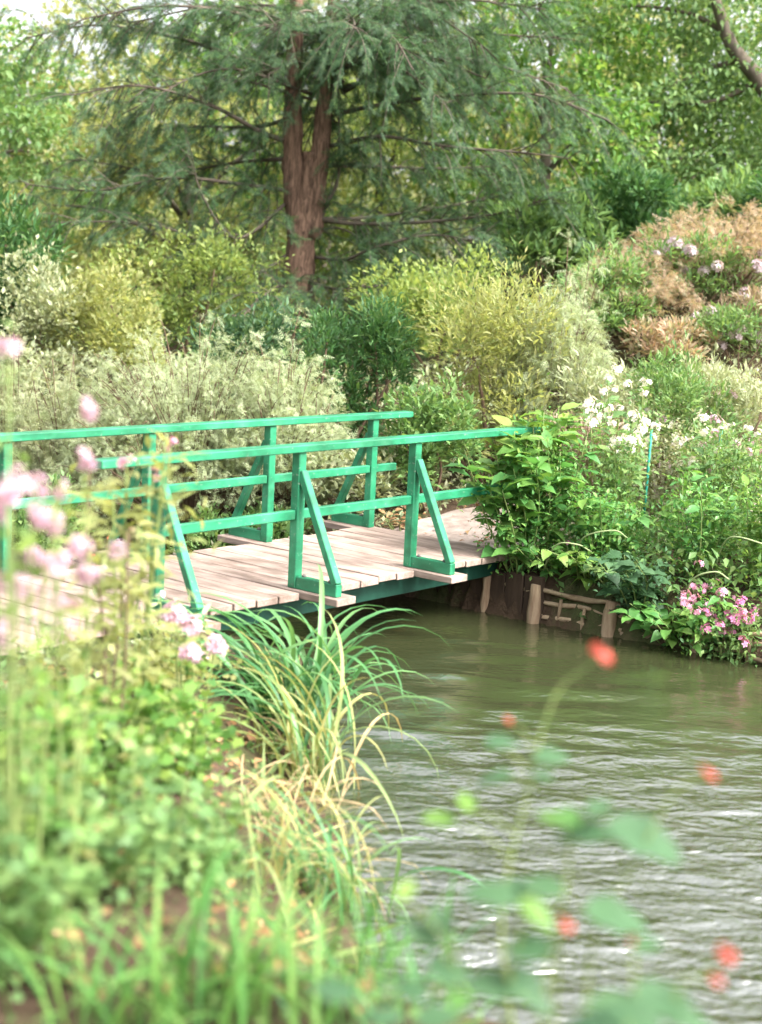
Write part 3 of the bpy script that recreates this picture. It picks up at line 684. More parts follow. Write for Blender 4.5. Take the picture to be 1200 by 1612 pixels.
for k in range(16):                       # shorter side boughs all round the stems, many towards the viewer
    f_ = rng.random(); z0 = (3.2 if k % 3 else 1.8) + 2.6 * f_; a = rng.choice([rng.uniform(math.pi, 1.28 * math.pi), rng.uniform(1.72 * math.pi, 2 * math.pi)]) if k % 2 else rng.uniform(0, math.pi); L = rng.uniform(.7, 2.3)
    c0 = np.array([.02 + .35 * f_ + rng.choice([-.12, .12]) * f_, 0, z0]); e = c0 + np.array([math.cos(a) * L, math.sin(a) * L, -.12 * L + .1])
    lb([c0, c0 + (e - c0) * .5 + np.array([0, 0, .22 * L * .5]), e + np.array([0, 0, -.12 * L])], .03)
for i in range(12):                       # upper limbs above the picture
    a = i * 2.4; z0 = rng.uniform(3.7, 4.5); L = rng.uniform(1.2, 2.4)
    c0 = np.array([.35, .1, z0 - .3]); e = c0 + np.array([math.cos(a) * L, math.sin(a) * L, .1])
    lb([c0, (c0 + e) / 2 + np.array([0, 0, .3]), e], .04)
P_, D_ = [], []; tw = MB()
for p, r in limbs:
    seg = np.linalg.norm(np.diff(p, axis=0), axis=1); Lt = seg.sum(); cum = np.concatenate([[0], np.cumsum(seg)])
    nt_ = int(Lt / .038)
    for j in range(nt_):
        s = (.05 + .95 * (j + rng.random()) / nt_) * Lt; k = min(np.searchsorted(cum, s) - 1, len(p) - 2); k = max(k, 0)
        o_ = p[k] + (p[k + 1] - p[k]) * ((s - cum[k]) / max(seg[k], 1e-6)); d = nrm(p[k + 1] - p[k])
        if math.sin(s * 7.5 + r * 900) < -.55: continue
        side = nrm(np.cross(d, [0, 0, 1])) * (1 if j % 2 else -1)
        dd = nrm(d * .75 + side * rng.uniform(.2, 1.) + np.array([0, 0, rng.normal() * .62 - .05])); L = rng.uniform(.22, .75)
        tp = [o_, o_ + dd * L * .5 + np.array([0, 0, -.03]), o_ + dd * L + np.array([0, 0, -.10 - .30 * L * rng.random()])]
        q = smooth_path(tp, 4); add_tube(tw, q[::2], np.linspace(.008, .002, len(q[::2])), 3, 0, False)
        m_ = int(L / .028); u = rng.uniform(.15, 1, m_) * (len(q) - 1.001); k2 = u.astype(int); fr = (u - k2)[:, None]
        pos = q[k2] * (1 - fr) + q[k2 + 1] * fr; tdir = nrm(q[k2 + 1] - q[k2])
        sd2 = np.cross(tdir, [0, 0, 1]) * np.where(np.arange(m_) % 2, 1, -1)[:, None]
        P_.append(pos); D_.append(nrm(tdir * .8 + sd2 * rng.uniform(.3, 1, (m_, 1)) + np.array([0, 0, -.25]) + rng.normal(size=(m_, 3)) * .45))
P_ = np.concatenate(P_); D_ = np.concatenate(D_); n = len(P_)
V, F = scatter(TY[0], TY[1], P_, frames(D_, nrm(rdir(n) * .9 + np.array([0, -.3, 1]))), rng.uniform(.08, .19, n))
print('yew sprigs', n)
link('crown', mesh_from('crown', V, [F], M['yew']), yew); tw.obj('twigs', M['bark2'], yew)
def set_back(o, k):                       # stand a finished tree farther off at its larger real size
    o.location = (o.location.x * k, o.location.y * k, CAMH + (o.location.z - CAMH) * k); o.scale = (k, k, k)
set_back(yew, 1.25)

# ------------------------------------------------------------------ leafy trees
def leafy_tree(name, label, base, hz, rx, ry, mat, n, size, group=None, lumps=26, z0=.30, trunk_r=.16, tmpl=TL, bark='bark2', lean=(0, 0), limbs_n=7):
    base = np.array(base, float); root = tree_root(name, label, 'tree', base, group)
    top = np.array([lean[0], lean[1], hz * .8])
    tp = smooth_path([np.array([0, 0, -.2]), top * .35 + rng.normal(size=3) * .05 * hz * .3, top * .7, top], 5)
    mb = MB(); add_tube(mb, tp, np.linspace(trunk_r, trunk_r * .25, len(tp)), 9, .06); mb.obj('trunk', M[bark], root, True)
    LC = []
    for i in range(lumps):
        a = i * 2.399 + rng.random(); f_ = z0 + (1 - z0) * (i + .5) / lumps; rad = math.sqrt(max(.05, 1 - ((f_ - (z0 + .25)) / (.9 - z0)) ** 2)) if f_ > z0 + .25 else .95
        r = rad * rng.uniform(.35, .95); LC.append((lean[0] * f_ + math.cos(a) * rx * r, lean[1] * f_ + math.sin(a) * ry * r, hz * f_ * rng.uniform(.94, 1.02)))
    LC = np.array(LC); LR = np.column_stack([rng.uniform(.22, .42, lumps) * rx, rng.uniform(.22, .42, lumps) * ry, rng.uniform(.06, .12, lumps) * hz])
    for i in range(limbs_n):
        e = LC[i * lumps // limbs_n]; k = int(np.clip(e[2] / hz * .75 * len(tp), 1, len(tp) - 2)); b = tp[k]
        mb = MB(); pp = smooth_path([b, (b + e) / 2 + np.array([0, 0, .08 * hz * rng.random()]), e], 5); add_tube(mb, pp, np.linspace(trunk_r * .42, trunk_r * .08, len(pp)), 6, .05); mb.obj('limb', M[bark], root, True)
    li = rng.integers(0, lumps, n); d = rdir(n); r = .35 + .7 * rng.random(n) ** .6
    r *= 1 + .25 * np.sin(d[:, 0] * 6 + li) * np.cos(d[:, 2] * 5 + li)
    P_ = LC[li] + d * LR[li] * r[:, None]
    D = nrm(d * .5 + rdir(n) * .7 + np.array([0, 0, -.15])); V, F = scatter(tmpl[0], tmpl[1], P_, frames(D, nrm(rdir(n) * .55 + np.array([0, 0, 1]))), size * rng.uniform(.6, 1.35, n))
    link('crown', mesh_from('crown', V, [F], M[mat]), root); return root
def gp(px, Y, py=500):
    x = ray(px, py)[0] * Y; return (x, Y, gz(x, Y) - .05)
# the broad-leaved tree reaching in from the right
mp_ = leafy_tree('maple_tree', 'fresh green maple leaning in at the right edge above the russet shrub', gp(1330, 15.0), 3.9, 2.75, 2.4, 'maple', 10000, .075, lumps=46, z0=.62, trunk_r=.15, lean=(-.5, 0), limbs_n=14)
limb_obj('bough', [at(px_, py_, 13.7) - np.array(mp_.location) for px_, py_ in ((1330, 330), (1200, 135), (1152, 72), (1126, 0), (1090, -110))], .085, .035, mp_, 'bark2', 9, .05)
for pts in ([(1140, 50), (1080, 20), (980, 10), (900, 40)], [(1165, 95), (1110, 110), (1070, 130), (1010, 150)], [(1190, 130), (1120, 160), (1020, 160), (940, 150)], [(1260, 250), (1160, 330), (1100, 325), (990, 300), (900, 350)]):
    limb_obj('limb', [at(*p, 13.75 + .05 * i) - np.array(mp_.location) for i, p in enumerate(pts)], .026, .006, mp_, 'bark2', 6, .05)
Pm, Dm = [], []
for pts in ([(1200, 130), (1150, 70), (1125, 0), (1090, -100)], [(1140, 50), (1080, 20), (980, 10), (880, 40)], [(1165, 95), (1110, 110), (1070, 130), (990, 150)], [(1190, 130), (1120, 160), (1020, 160), (920, 150)], [(1260, 250), (1160, 330), (1100, 325), (990, 300), (890, 350)], [(1230, 200), (1140, 230), (1050, 240), (960, 230)], [(1250, 240), (1150, 280), (1060, 290), (1000, 270)], [(1200, -20), (1100, -30), (1000, -40), (900, -10)]):
    path = smooth_path([at(*p, 14.3 - .15 * i) - np.array(mp_.location) for i, p in enumerate(pts)], 10); nl = 1900
    u = rng.uniform(0, len(path) - 1.001, nl); k = u.astype(int); p = path[k] + (path[k + 1] - path[k]) * (u - k)[:, None]
    cl = np.floor(u * .8); ph = cl * 2.1
    p = p + np.column_stack([.16 * np.sin(ph), .35 * np.cos(ph * 1.3), -.05 - .12 * np.sin(ph * .7) ** 2]) + rng.normal(size=(nl, 3)) * np.array([.12, .22, .10])
    Pm.append(p); Dm.append(nrm(rdir(nl) + np.array([-.3, -.2, -.5])))
Pm = np.concatenate(Pm); Dm = np.concatenate(Dm); n = len(Pm)
V, F = scatter(TL[0], TL[1], Pm, frames(Dm, nrm(rdir(n) * .5 + np.array([0, -.3, 1]))), .062 * rng.uniform(.6, 1.35, n))
link('foliage', mesh_from('foliage', V, [F], M['maple']), mp_)
set_back(mp_, 1.65)
far_group = 'trees beyond the garden beds'
leafy_tree('lime_tree', 'pale yellow green tree at the far left behind the yew', gp(30, 29), 5.5, 3.2, 2.6, 'lime', 10530, .17, far_group, 24, .12, .18)
leafy_tree('lime_tree', 'low pale yellow green tree seen under the left yew boughs', gp(290, 23), 3.6, 2.6, 2.0, 'lime', 8424, .13, far_group, 22, .10, .12)
leafy_tree('broadleaf_tree', 'mid green tree filling the gap left of the yew trunk', gp(330, 33), 6.0, 3.6, 3.0, 'fresh', 9828, .19, far_group, 24, .12, .2)
leafy_tree('lime_tree', 'bright yellow tree right behind the yew trunk', gp(590, 24), 4.2, 2.2, 2.0, 'gold', 7722, .13, far_group, 22, .10, .12)
leafy_tree('broadleaf_tree', 'pale green tree showing between the yew boughs and the maple', gp(760, 31), 8.6, 3.4, 3.0, 'lime', 10530, .18, far_group, 26, .12, .2)
leafy_tree('broadleaf_tree', 'fresh green tree low behind the dark laurel hedge', gp(840, 23), 3.9, 2.2, 2.0, 'fresh', 8424, .13, far_group, 24, .08, .12)
leafy_tree('broadleaf_tree', 'tall light green tree behind the maple crown', gp(1060, 33), 9.2, 4.0, 3.2, 'lime', 11232, .19, far_group, 26, .12, .2)
leafy_tree('broadleaf_tree', 'bushy green tree at the far right behind the maple', gp(1240, 25), 6.0, 2.8, 2.4, 'fresh', 9126, .15, far_group, 24, .10, .14)
leafy_tree('broadleaf_tree', 'soft green tree low at the far left edge', gp(-60, 24), 4.2, 2.6, 2.2, 'mid', 9126, .14, far_group, 24, .10, .14)
leafy_tree('broadleaf_tree', 'pale tree between the far left tree and the yew', gp(180, 40), 4.6, 3.4, 2.8, 'pale', 8424, .22, far_group, 24, .12, .2)
leafy_tree('broadleaf_tree', 'grey green tree far behind the yew trunk', gp(500, 42), 10.0, 4.2, 3.4, 'pale', 9828, .24, far_group, 26, .12, .22)
# distant wood, one mass
nW = 20000
a_ = rng.uniform(-1, 1, nW); px_ = a_ * 34; py_ = 58 + rng.normal(size=nW) * 3 - .01 * px_ ** 2
hW = 7.2 + 1.8 * np.sin(px_ * .33) + 1.2 * np.sin(px_ * .81 + 1); hW = hW * (.42 + .58 * sm(-6.5, -3.5, px_)) ; zW = 1.5 + hW * rng.random(nW) ** .75
Pw = np.column_stack([px_ + .6 * np.sin(zW * 3 + px_), py_ - .8 * np.sin(zW * 1.3 + px_ * .9), zW])
V, F = scatter(TL[0], TL[1], Pw, frames(rdir(nW), nrm(rdir(nW) + np.array([0, -.3, .8]))), .55 * rng.uniform(.6, 1.4, nW))
wd_ = link('distant_wood', mesh_from('distant_wood', V, [F], M['lime'])); tag(wd_, 'pale distant wood closing the view behind the garden trees', 'wood', None, 'stuff')

# ------------------------------------------------------------------ shrubs of the far beds
def gxy(px, Y): return (ray(px, 560)[0] * Y, Y)
spray_shrub('feathery_shrub', 'pale feathery shrub behind the bridge, broadest one left of the yew trunk', 'shrub', gxy(300, 13.6), 1.2, .8, 1.95, 'feather', 1150, .085)
spray_shrub('feathery_shrub', 'pale feathery shrub low in front of the yew trunk base', 'shrub', gxy(450, 13.4), .6, .6, 1.45, 'feather', 520, .09)
spray_shrub('feathery_shrub', 'greyish feathery shrub left of the broad pale one', 'shrub', gxy(120, 14.0), .85, .7, 1.85, 'pale', 560, .11)
spray_shrub('feathery_shrub', 'grey green feathery shrub at the left edge under the dark laurel', 'shrub', gxy(10, 14.6), .75, .7, 1.95, 'pale', 520, .11)
shrub('laurel_shrub', 'dark glossy laurel at the left edge', 'shrub', gxy(10, 18.0), .75, .7, 2.4, 'dark', 4200, .12, TN)
shrub('low_conifer', 'dark green bush between the yew trunk and the yellowish shrub', 'shrub', gxy(565, 14.6), .58, .6, 1.75, 'dark', 7000, .07, TN)
shrub('low_conifer', 'dark bush half hidden at the foot of the yew trunk', 'shrub', gxy(400, 15.2), .7, .6, 1.5, 'yew', 6000, .08, TN)
shrub('golden_shrub', 'yellowish green shrub right of the dark bush behind the bridge end', 'shrub', gxy(770, 14.2), .85, .7, 1.95, 'lime', 9000, .065, TN)
spray_shrub('golden_shrub', 'pale tipped shrub beside the yellowish one', 'shrub', gxy(880, 14.4), .55, .6, 1.75, 'feather', 480, .10)
shrub('leafy_shrub', 'green shrub low below the yellowish one, next to the path', 'shrub', gxy(690, 13.4), .48, .45, 1.1, 'mid', 4200, .06, TL)
shrub('variegated_shrub', 'cream and green speckled shrub right of the far rail end', 'shrub', gxy(672, 14.0), .34, .35, .75, 'pale', 2600, .055, TL)
spray_shrub('russet_shrub', 'spreading feathery russet shrub on the slope under the maple', 'shrub', gxy(1140, 16.8), 1.15, .7, .95, 'orange', 300, .11)
shrub('lilac_shrub', 'green shrub with flat pale lilac flower heads among the russet shrubs', 'shrub', gxy(1085, 16.4), .95, .6, .85, 'mid', 3000, .07, TN, spread=.75, flowers=('lilac', 18, .17, 16))
shrub('lilac_shrub', 'smaller shrub with pale lilac flower heads lower at the right', 'shrub', gxy(1165, 15.6), .6, .5, .62, 'mid', 2200, .06, TN, spread=.75, flowers=('lilac', 11, .15, 14))
spray_shrub('russet_shrub', 'smaller russet and green shrub left of the lilac flowers', 'shrub', gxy(985, 16.2), .75, .6, .8, 'orange', 150, .10)
shrub('leafy_shrub', 'green bush left of the russet shrub below the laurel hedge', 'shrub', gxy(945, 16.0), .7, .6, .95, 'mid', 5200, .07, TN)
for i, (px_c, Yc, w_, h_, lab) in enumerate(((850, 19.5, 1.0, 2.0, 'dark laurel hedge bush at the left end of the hedge under the maple'), (985, 19.8, 1.0, 2.1, 'dark laurel hedge bush in the middle of the hedge under the maple'), (1120, 20.0, 1.0, 2.0, 'dark laurel hedge bush right of the middle one under the maple'), (1230, 19.2, .9, 2.0, 'dark laurel hedge bush at the right picture edge'))):
    shrub('laurel_shrub', lab, 'shrub', gxy(px_c, Yc), w_, .8, h_ * .55, 'dark' if i % 2 else 'mid', 4600, .12, TN, group='laurel hedge')
shrub('slender_shrub', 'green shrub with dark upright stems on the right slope', 'shrub', gxy(1075, 13.6), .62, .5, 1.45, 'mid', 5600, .06, TN, stems=8)
shrub('pale_shrub', 'greyish pale shrub at the right edge of the slope', 'shrub', gxy(1190, 13.8), .6, .5, 1.35, 'pale', 5000, .06, TN, flowers=('palepink', 9, .09, 14))
shrub('pale_shrub', 'pale green shrub with reddish stems left of the slender shrub', 'shrub', gxy(960, 13.6), .5, .5, 1.3, 'pale', 4200, .06, TN, flowers=('palepink', 8, .08, 12))
shrub('brown_shrub', 'brownish fading shrub with thin twigs above the white flowers', 'shrub', gxy(940, 12.9), .45, .4, .95, 'brown', 2600, .06, TN, stems=9)
shrub('leafy_shrub', 'low yellow green shrub at the right edge below the pale one', 'shrub', gxy(1170, 12.7), .55, .5, .85, 'pale', 4200, .06, TN)

# ------------------------------------------------------------------ plants just behind the bridge
bl_g = [blade_mesh('blade', M['blade'], b, wd_, 11, ln, pw) for b, wd_, ln, pw in ((2.1, .026, .15, 1.4), (2.5, .024, .25, 1.6), (1.8, .026, .12, 1.8), (2.7, .022, .35, 1.3), (1.2, .028, .05, 1.6), (2.3, .024, .4, 1.8))]
bl_p = [blade_mesh('blade', M['blade_pale'], b, wd_, 11, ln, pw) for b, wd_, ln, pw in ((2.0, .022, .2, 1.5), (2.5, .020, .3, 1.6), (1.5, .022, .1, 2.0), (2.8, .02, .4, 1.3))]
bl_s = [blade_mesh('blade', M['straw'], b, wd_, 9, ln, pw, k) for b, wd_, ln, pw, k in ((2.4, .018, .5, 1.1, 0), (1.6, .016, .8, 1.2, .5), (2.8, .018, .4, 1.0, 0), (1.2, .016, 1.1, 1.4, .4))]
bl_w = [blade_mesh('blade', M['broad'], b, wd_, 9, ln, pw) for b, wd_, ln, pw in ((1.2, .032, .15, 1.5), (1.7, .030, .3, 1.6), (.8, .034, .1, 2.0), (2.1, .03, .4, 1.3))]
blade_clump('daylily_clump', 'grassy clump behind the far rail between the two right posts', 'plant', br(1.75, -1.85), bl_p + bl_g[:2], 46, .62, .10)
blade_clump('daylily_clump', 'grassy clump behind the far rail just left of its middle post', 'plant', br(.95, -2.0), bl_g + bl_p[:1], 46, .70, .10)
blade_clump('daylily_clump', 'orange tipped grassy clump seen between the posts behind the bridge', 'plant', br(1.3, -1.75), bl_g + bl_s[:2], 40, .72, .08)
leafy_plant('bedding_plant', 'small white flowered plant at the far deck edge by the right post', 'plant', br(1.75, -1.62), .24, .16, 'pale', 26, .07, 6, None, .5, flowers=('white', 9, .05, 8))
leafy_plant('bedding_plant', 'grey leaved tuft at the far deck edge left of the middle post', 'plant', br(.35, -1.68), .30, .2, 'pale', 40, .09, 7, None, .35)
leafy_plant('bedding_plant', 'reddish brown leafy tuft on the path beside the far rail end', 'plant', br(2.75, -1.35), .16, .18, 'litter', 40, .07, 7, None, .6)
leafy_plant('bedding_plant', 'red flowered plant behind the far rail near the left edge', 'plant', gxy(185, 12.6), .62, .28, 'mid', 50, .09, 8, None, .5, flowers=('red', 9, .07, 7))
leafy_plant('bedding_plant', 'white flowered plant beside the red flowered one behind the far rail', 'plant', gxy(255, 12.7), .55, .28, 'pale', 50, .08, 8, None, .5, flowers=('white', 10, .06, 8))
leafy_plant('bedding_plant', 'pale leafy plant behind the far rail right of the white flowers', 'plant', gxy(330, 12.8), .55, .35, 'pale', 60, .09, 8, None, .4, fine=700)
shrub('leafy_shrub', 'low green shrub behind the far rail at the left edge', 'shrub', gxy(60, 12.4), .55, .45, .85, 'mid', 4200, .06, TL)
shrub('leafy_shrub', 'low mixed green shrub below the feathery shrubs behind the far rail', 'shrub', gxy(410, 12.9), .75, .4, .62, 'mid', 4200, .055, TL)
shrub('leafy_shrub', 'low pale shrub behind the right bay of the far rail', 'shrub', gxy(540, 13.3), .6, .4, .62, 'pale', 3600, .055, TL)
te = thing('timber_edging', 'dark stacked timber edging beside the path beyond the far rail', 'edging', (*gxy(655, 14.6), gz(*gxy(655, 14.6))))
for k in range(3):
    o = link('sleeper', bevel_box('sleeper', .9, .14, .07, M['timber'], .008), te); o.location = (.02 * k, .02 * k, .05 + .078 * k); o.rotation_euler = (0, 0, .25)

# ------------------------------------------------------------------ right bank
def rb(px, py, z=.0): q = unp(px, py, z); return (float(q[0]), float(q[1]))
rg = None
leafy_plant('balsam_plant', 'tall bright green leafy plant growing over the end of the near rail', 'plant', br(2.90, .02), 1.2, .30, 'fresh', 130, .22, 9, rg, .45, lean=(-.10, -.08), fine=900)
leafy_plant('balsam_plant', 'leafy green plant in front of the rail end, leaning over the deck corner', 'plant', br(2.55, .34), 1.0, .26, 'bank', 120, .20, 8, rg, .45, fine=1050)
leafy_plant('balsam_plant', 'broad leaved green plant spilling over the deck corner in front of the rail end', 'plant', br(2.40, .16), .90, .32, 'bank', 130, .21, 10, rg, .55, lean=(-.22, -.08), fine=900, tmin=.12)
leafy_plant('balsam_plant', 'bright leaved plant swallowing the very tip of the near rail', 'plant', br(2.60, .06), 1.18, .26, 'fresh', 90, .21, 8, rg, .55, lean=(-.10, -.06), fine=500)
leafy_plant('balsam_plant', 'white flowered leafy plant right of the rail end', 'plant', br(3.1, .55), 1.15, .30, 'mid', 100, .14, 9, rg, .4, flowers=('white', 16, .09, 9), fine=900)
leafy_plant('balsam_plant', 'taller white flowered plant behind the rail end plants', 'plant', br(3.7, .25), 1.30, .30, 'mid', 80, .13, 9, rg, .4, flowers=('white', 18, .09, 9), fine=1200)
leafy_plant('balsam_plant', 'dark green bushy plant between the first and second revetment stakes', 'plant', br(2.62, .80), .66, .28, 'bank', 110, .14, 9, rg, .5, fine=1500)
leafy_plant('vine_plant', 'heart leaved vine hanging over the second revetment stake', 'plant', br(2.50, 1.20), .40, .30, 'blue', 70, .15, 9, rg, .85, droop=.5, lean=(-.35, -.4), tmin=.05, fine=600)
leafy_plant('balsam_plant', 'leafy plant above the second stake', 'plant', br(3.0, 1.4), .80, .32, 'bank', 100, .14, 9, rg, .45, fine=1500)
leafy_plant('balsam_plant', 'leafy plant with yellow green tips above the third stake', 'plant', br(3.1, 1.95), .80, .34, 'fresh', 100, .13, 9, rg, .45, fine=1500)
leafy_plant('pink_balsam', 'pink flowered plant hanging over the water at the right edge', 'plant', br(2.55, 1.72), .46, .26, 'bank', 70, .12, 10, rg, .45, flowers=('pink', 26, .085, 8), fine=900, droop=.5)
leafy_plant('pink_balsam', 'magenta pink flowered plant lowest at the right edge', 'plant', br(2.50, 1.98), .34, .22, 'mid', 50, .11, 8, rg, .45, flowers=('magenta', 22, .085, 8), fine=600)
leafy_plant('pink_balsam', 'few small pink flowers low between the first two stakes', 'plant', br(2.55, .62), .26, .12, 'bank', 18, .10, 4, rg, .5, flowers=('magenta', 5, .06, 6))
leafy_plant('balsam_plant', 'leafy plant at the right edge above the pink flowers', 'plant', br(3.4, 2.7), .95, .36, 'bank', 90, .14, 9, rg, .45, fine=1500)
leafy_plant('balsam_plant', 'pale green leafy plant behind the second stake plants', 'plant', br(3.75, 1.15), .98, .36, 'mid', 80, .13, 9, rg, .4, fine=1800, flowers=('white', 8, .08, 8))
leafy_plant('balsam_plant', 'pale pink flowered plant further up the right bed', 'plant', br(4.3, 1.0), 1.10, .40, 'mid', 60, .12, 9, rg, .4, fine=2100, flowers=('palepink', 16, .09, 9))
leafy_plant('balsam_plant', 'yellowish leafy plant behind the third stake plants', 'plant', br(3.9, 2.0), .95, .40, 'fresh', 80, .12, 9, rg, .4, fine=2100)
leafy_plant('balsam_plant', 'leafy plant at the right edge behind the yellowish one', 'plant', br(4.4, 2.9), 1.05, .40, 'mid', 60, .12, 9, rg, .4, fine=2100)
leafy_plant('balsam_plant', 'white flowered plant at the back of the right bed below the brownish shrub', 'plant', br(4.6, .1), 1.0, .38, 'pale', 60, .11, 9, rg, .4, fine=2100, flowers=('white', 16, .09, 9))
leafy_plant('balsam_plant', 'low leafy plant beside the path opposite the rail end', 'plant', br(4.0, -.35), .7, .3, 'pale', 60, .10, 8, rg, .45, fine=1500)
leafy_plant('ivy_plant', 'trailing ivy hanging over the bank below the deck corner', 'plant', br(2.50, .22), .16, .16, 'mid', 50, .075, 7, rg, .8, droop=.6, tmin=.0, lean=(-.9, -1.0))
leafy_plant('ivy_plant', 'trailing ivy on the rods right of the first stake', 'plant', br(2.50, .95), .16, .22, 'mid', 50, .075, 7, rg, .8, droop=.6, tmin=.0, lean=(-.9, -1.0))
leafy_plant('ivy_plant', 'trailing ivy on the rods beside the third stake', 'plant', br(2.58, 1.62), .18, .22, 'bank', 50, .08, 7, rg, .8, droop=.6, tmin=.0, lean=(-.9, -1.0))
leafy_plant('ivy_plant', 'trailing leaves between the deck corner and the first stake', 'plant', br(2.48, .42), .22, .22, 'bank', 60, .09, 8, rg, .7, droop=.6, tmin=.0, lean=(-.8, -.9))
leafy_plant('ivy_plant', 'broad leaves hanging over the rods between the second and third stakes', 'plant', br(2.52, 1.45), .30, .24, 'bank', 60, .12, 8, rg, .75, droop=.6, tmin=.0, lean=(-.7, -.8))
leafy_plant('ivy_plant', 'broad leaves hanging over the rods between the first and second stakes', 'plant', br(2.50, .72), .26, .20, 'fresh', 50, .11, 8, rg, .75, droop=.6, tmin=.0, lean=(-.7, -.8))
for (p0, p1, p2, lab) in (((846, 930), (872, 862), (908, 857), 'pale bent cane hoop at the left above the first stake'), ((918, 905), (915, 850), (965, 835), 'pale bent cane hoop right of the first stake'), ((1078, 965), (1088, 915), (1125, 900), 'pale bent cane hoop above the third stake'), ((1130, 880), (1150, 846), (1200, 856), 'pale bent cane hoop behind the pink flowers')):
    Yc = 11.5 if p0[0] < 1000 else 10.95; q0 = at(*p0, Yc); q1 = at(*p1, Yc - .4); q2 = at(*p2, Yc - .5); mb = MB(); b0 = q0.copy(); b0[2] = min(q0[2] - .05, gz(q0[0], q0[1]) - .03)
    add_tube(mb, smooth_path([b0, q0, q1, q2, q2 + np.array([.12, .05, -.06])], 6), .006, 6); o = mb.obj('cane_hoop', M['cane'], None, True, b0); o.location = tuple(b0); tag(o, lab, 'hoop', 'cane hoops on the right bank')
for px_, lab in ((1022, 'teal plant stake beside the slender shrub'), (1132, 'teal plant stake further right on the slope')):
    q = at(px_, 690, 12.6); mb = MB(); add_tube(mb, [(0, 0, 0), (0.01, 0, .5), (.015, 0, 1.0)], .012, 6); o = mb.obj('plant_stake', M['teal'], None, True); o.location = (q[0], q[1], q[2] - .92); tag(o, lab, 'stake', 'teal plant stakes')

for px_c, Yc, r_, h_, mt, lab in ((1060, 15.6, .5, .5, 'orange', 'small russet shrub in front of the lilac flowers'), (1200, 15.9, .6, .6, 'brown', 'brown leaved shrub at the right edge beside the russet one'), (1130, 15.0, .55, .5, 'pale', 'low pale shrub below the lilac flowers'), (1000, 14.8, .55, .6, 'pale', 'low pale shrub left of the slender shrub top'), (1090, 17.9, .7, .5, 'orange', 'russet twiggy shrub behind the lilac flowers')):
    shrub('bed_shrub', lab, 'shrub', gxy(px_c, Yc), r_, .5, h_, mt, 2400, .07, TN, spread=.7)
for px_c, Yc, r_, h_, mt, lab in ((690, 17.6, 1.0, 1.3, 'gold', 'yellow green shrub under the right yew boughs'), (290, 18.6, 1.4, 1.5, 'gold', 'yellow green shrub under the left yew boughs'), (180, 17.2, .8, 1.4, 'lime', 'pale yellow shrub left of it under the yew'), (60, 17.0, .8, 1.8, 'pale', 'pale green shrub at the left under the dark laurel')):
    shrub('garden_shrub', lab, 'shrub', gxy(px_c, Yc), r_, .7, h_, mt, 7000, .055, TL)
# low cover over the right bed and the slope behind
def cover(name, label, pts_fn, n, size, mat, tmpl=TL, hmax=.12):
    P_ = pts_fn(n); z = hgt(P_); k = z > WATER + .03
    P_ = P_[k]; z = z[k]; n = len(P_)
    Q = np.column_stack([P_, z + hmax * rng.random(n) ** 1.5])
    V, F = scatter(tmpl[0], tmpl[1], Q, frames(nrm(rdir(n) + np.array([0, 0, .35])), nrm(rdir(n) * .5 + np.array([0, 0, 1]))), size * rng.uniform(.5, 1.4, n))
    o = link(name, mesh_from(name, V, [F], M[mat])); return tag(o, label, 'plants', None, 'stuff')
def off_path(P_):
    d = seg_dist(P_, [tuple(c[:2]) for c in cen], False); q = P_ - BO; a = q @ BA; t = q @ BT
    return P_[(d > .72) & ~((t > -1.5) & (t < .15) & (a > -5) & (a < 2.7))]
cover('ground_cover', 'low mixed green ground cover between the right bank plants', lambda n: off_path(np.array([br(a, t) for a, t in zip(rng.uniform(2.4, 6, n), rng.uniform(-.2, 6, n))])), 14000, .08, 'mid', TL, .30)
cover('ground_cover', 'low pale ground cover over the slope behind the bridge', lambda n: off_path(np.column_stack([rng.uniform(-5, 6, n), rng.uniform(11.8, 18, n)])), 26000, .07, 'pale', TL, .2)
cover('ground_cover', 'rough green ground cover further back under the trees', lambda n: np.column_stack([rng.uniform(-9, 10, n), rng.uniform(17, 30, n)]), 9000, .14, 'mid', TL, .3)

# ------------------------------------------------------------------ left bank, foreground
def gl(px, py, dz=0): q = ground_at(px, py); return (float(q[0]), float(q[1]))
blade_clump('daylily_clump', 'lush daylily clump arching over the water beside the near bridge post', 'plant', gl(455, 1150), bl_g[:4] + bl_g[5:], 150, .82, .12, None, None, (-.05, .55))
blade_clump('daylily_clump', 'yellowing strap leaved clump hanging into the water below the lush one', 'plant', gl(490, 1235), bl_p + bl_s[:1] + bl_g[:1], 80, .74, .10, None, None, (-.1, .6))
blade_clump('straw_tuft', 'collapsed straw coloured dead leaves at the foot of the daylilies', 'plant', gl(400, 1270), bl_s, 70, .42, .16)
blade_clump('straw_tuft', 'dry straw tuft further down the bank above the water', 'plant', gl(470, 1370), bl_s + bl_p[:1], 50, .36, .14)
blade_clump('iris_clump', 'grassy green clump leaning over the water on the near bank', 'plant', gl(530, 1430), bl_p + bl_g, 50, .52, .10, None, None, (-.1, .5))
blade_clump('iris_clump', 'slender grassy clump between the straw tufts', 'plant', gl(400, 1400), bl_p + bl_g[:2], 30, .50, .12)
blade_clump('grass_tuft', 'bright green broad bladed tuft at the bottom edge', 'plant', gl(330, 1612), bl_w, 60, .32, .14)
blade_clump('grass_tuft', 'bright green broad bladed tuft bottom centre beside the water', 'plant', gl(480, 1608), bl_w + bl_g[:1], 60, .32, .14)
blade_clump('grass_tuft', 'dark green broad bladed tuft bottom left among the dead leaves', 'plant', gl(190, 1635), bl_w, 50, .30, .12)
blade_clump('grass_tuft', 'small blue green tuft at the water edge bottom centre', 'plant', gl(590, 1600), bl_g + bl_w, 34, .28, .10)

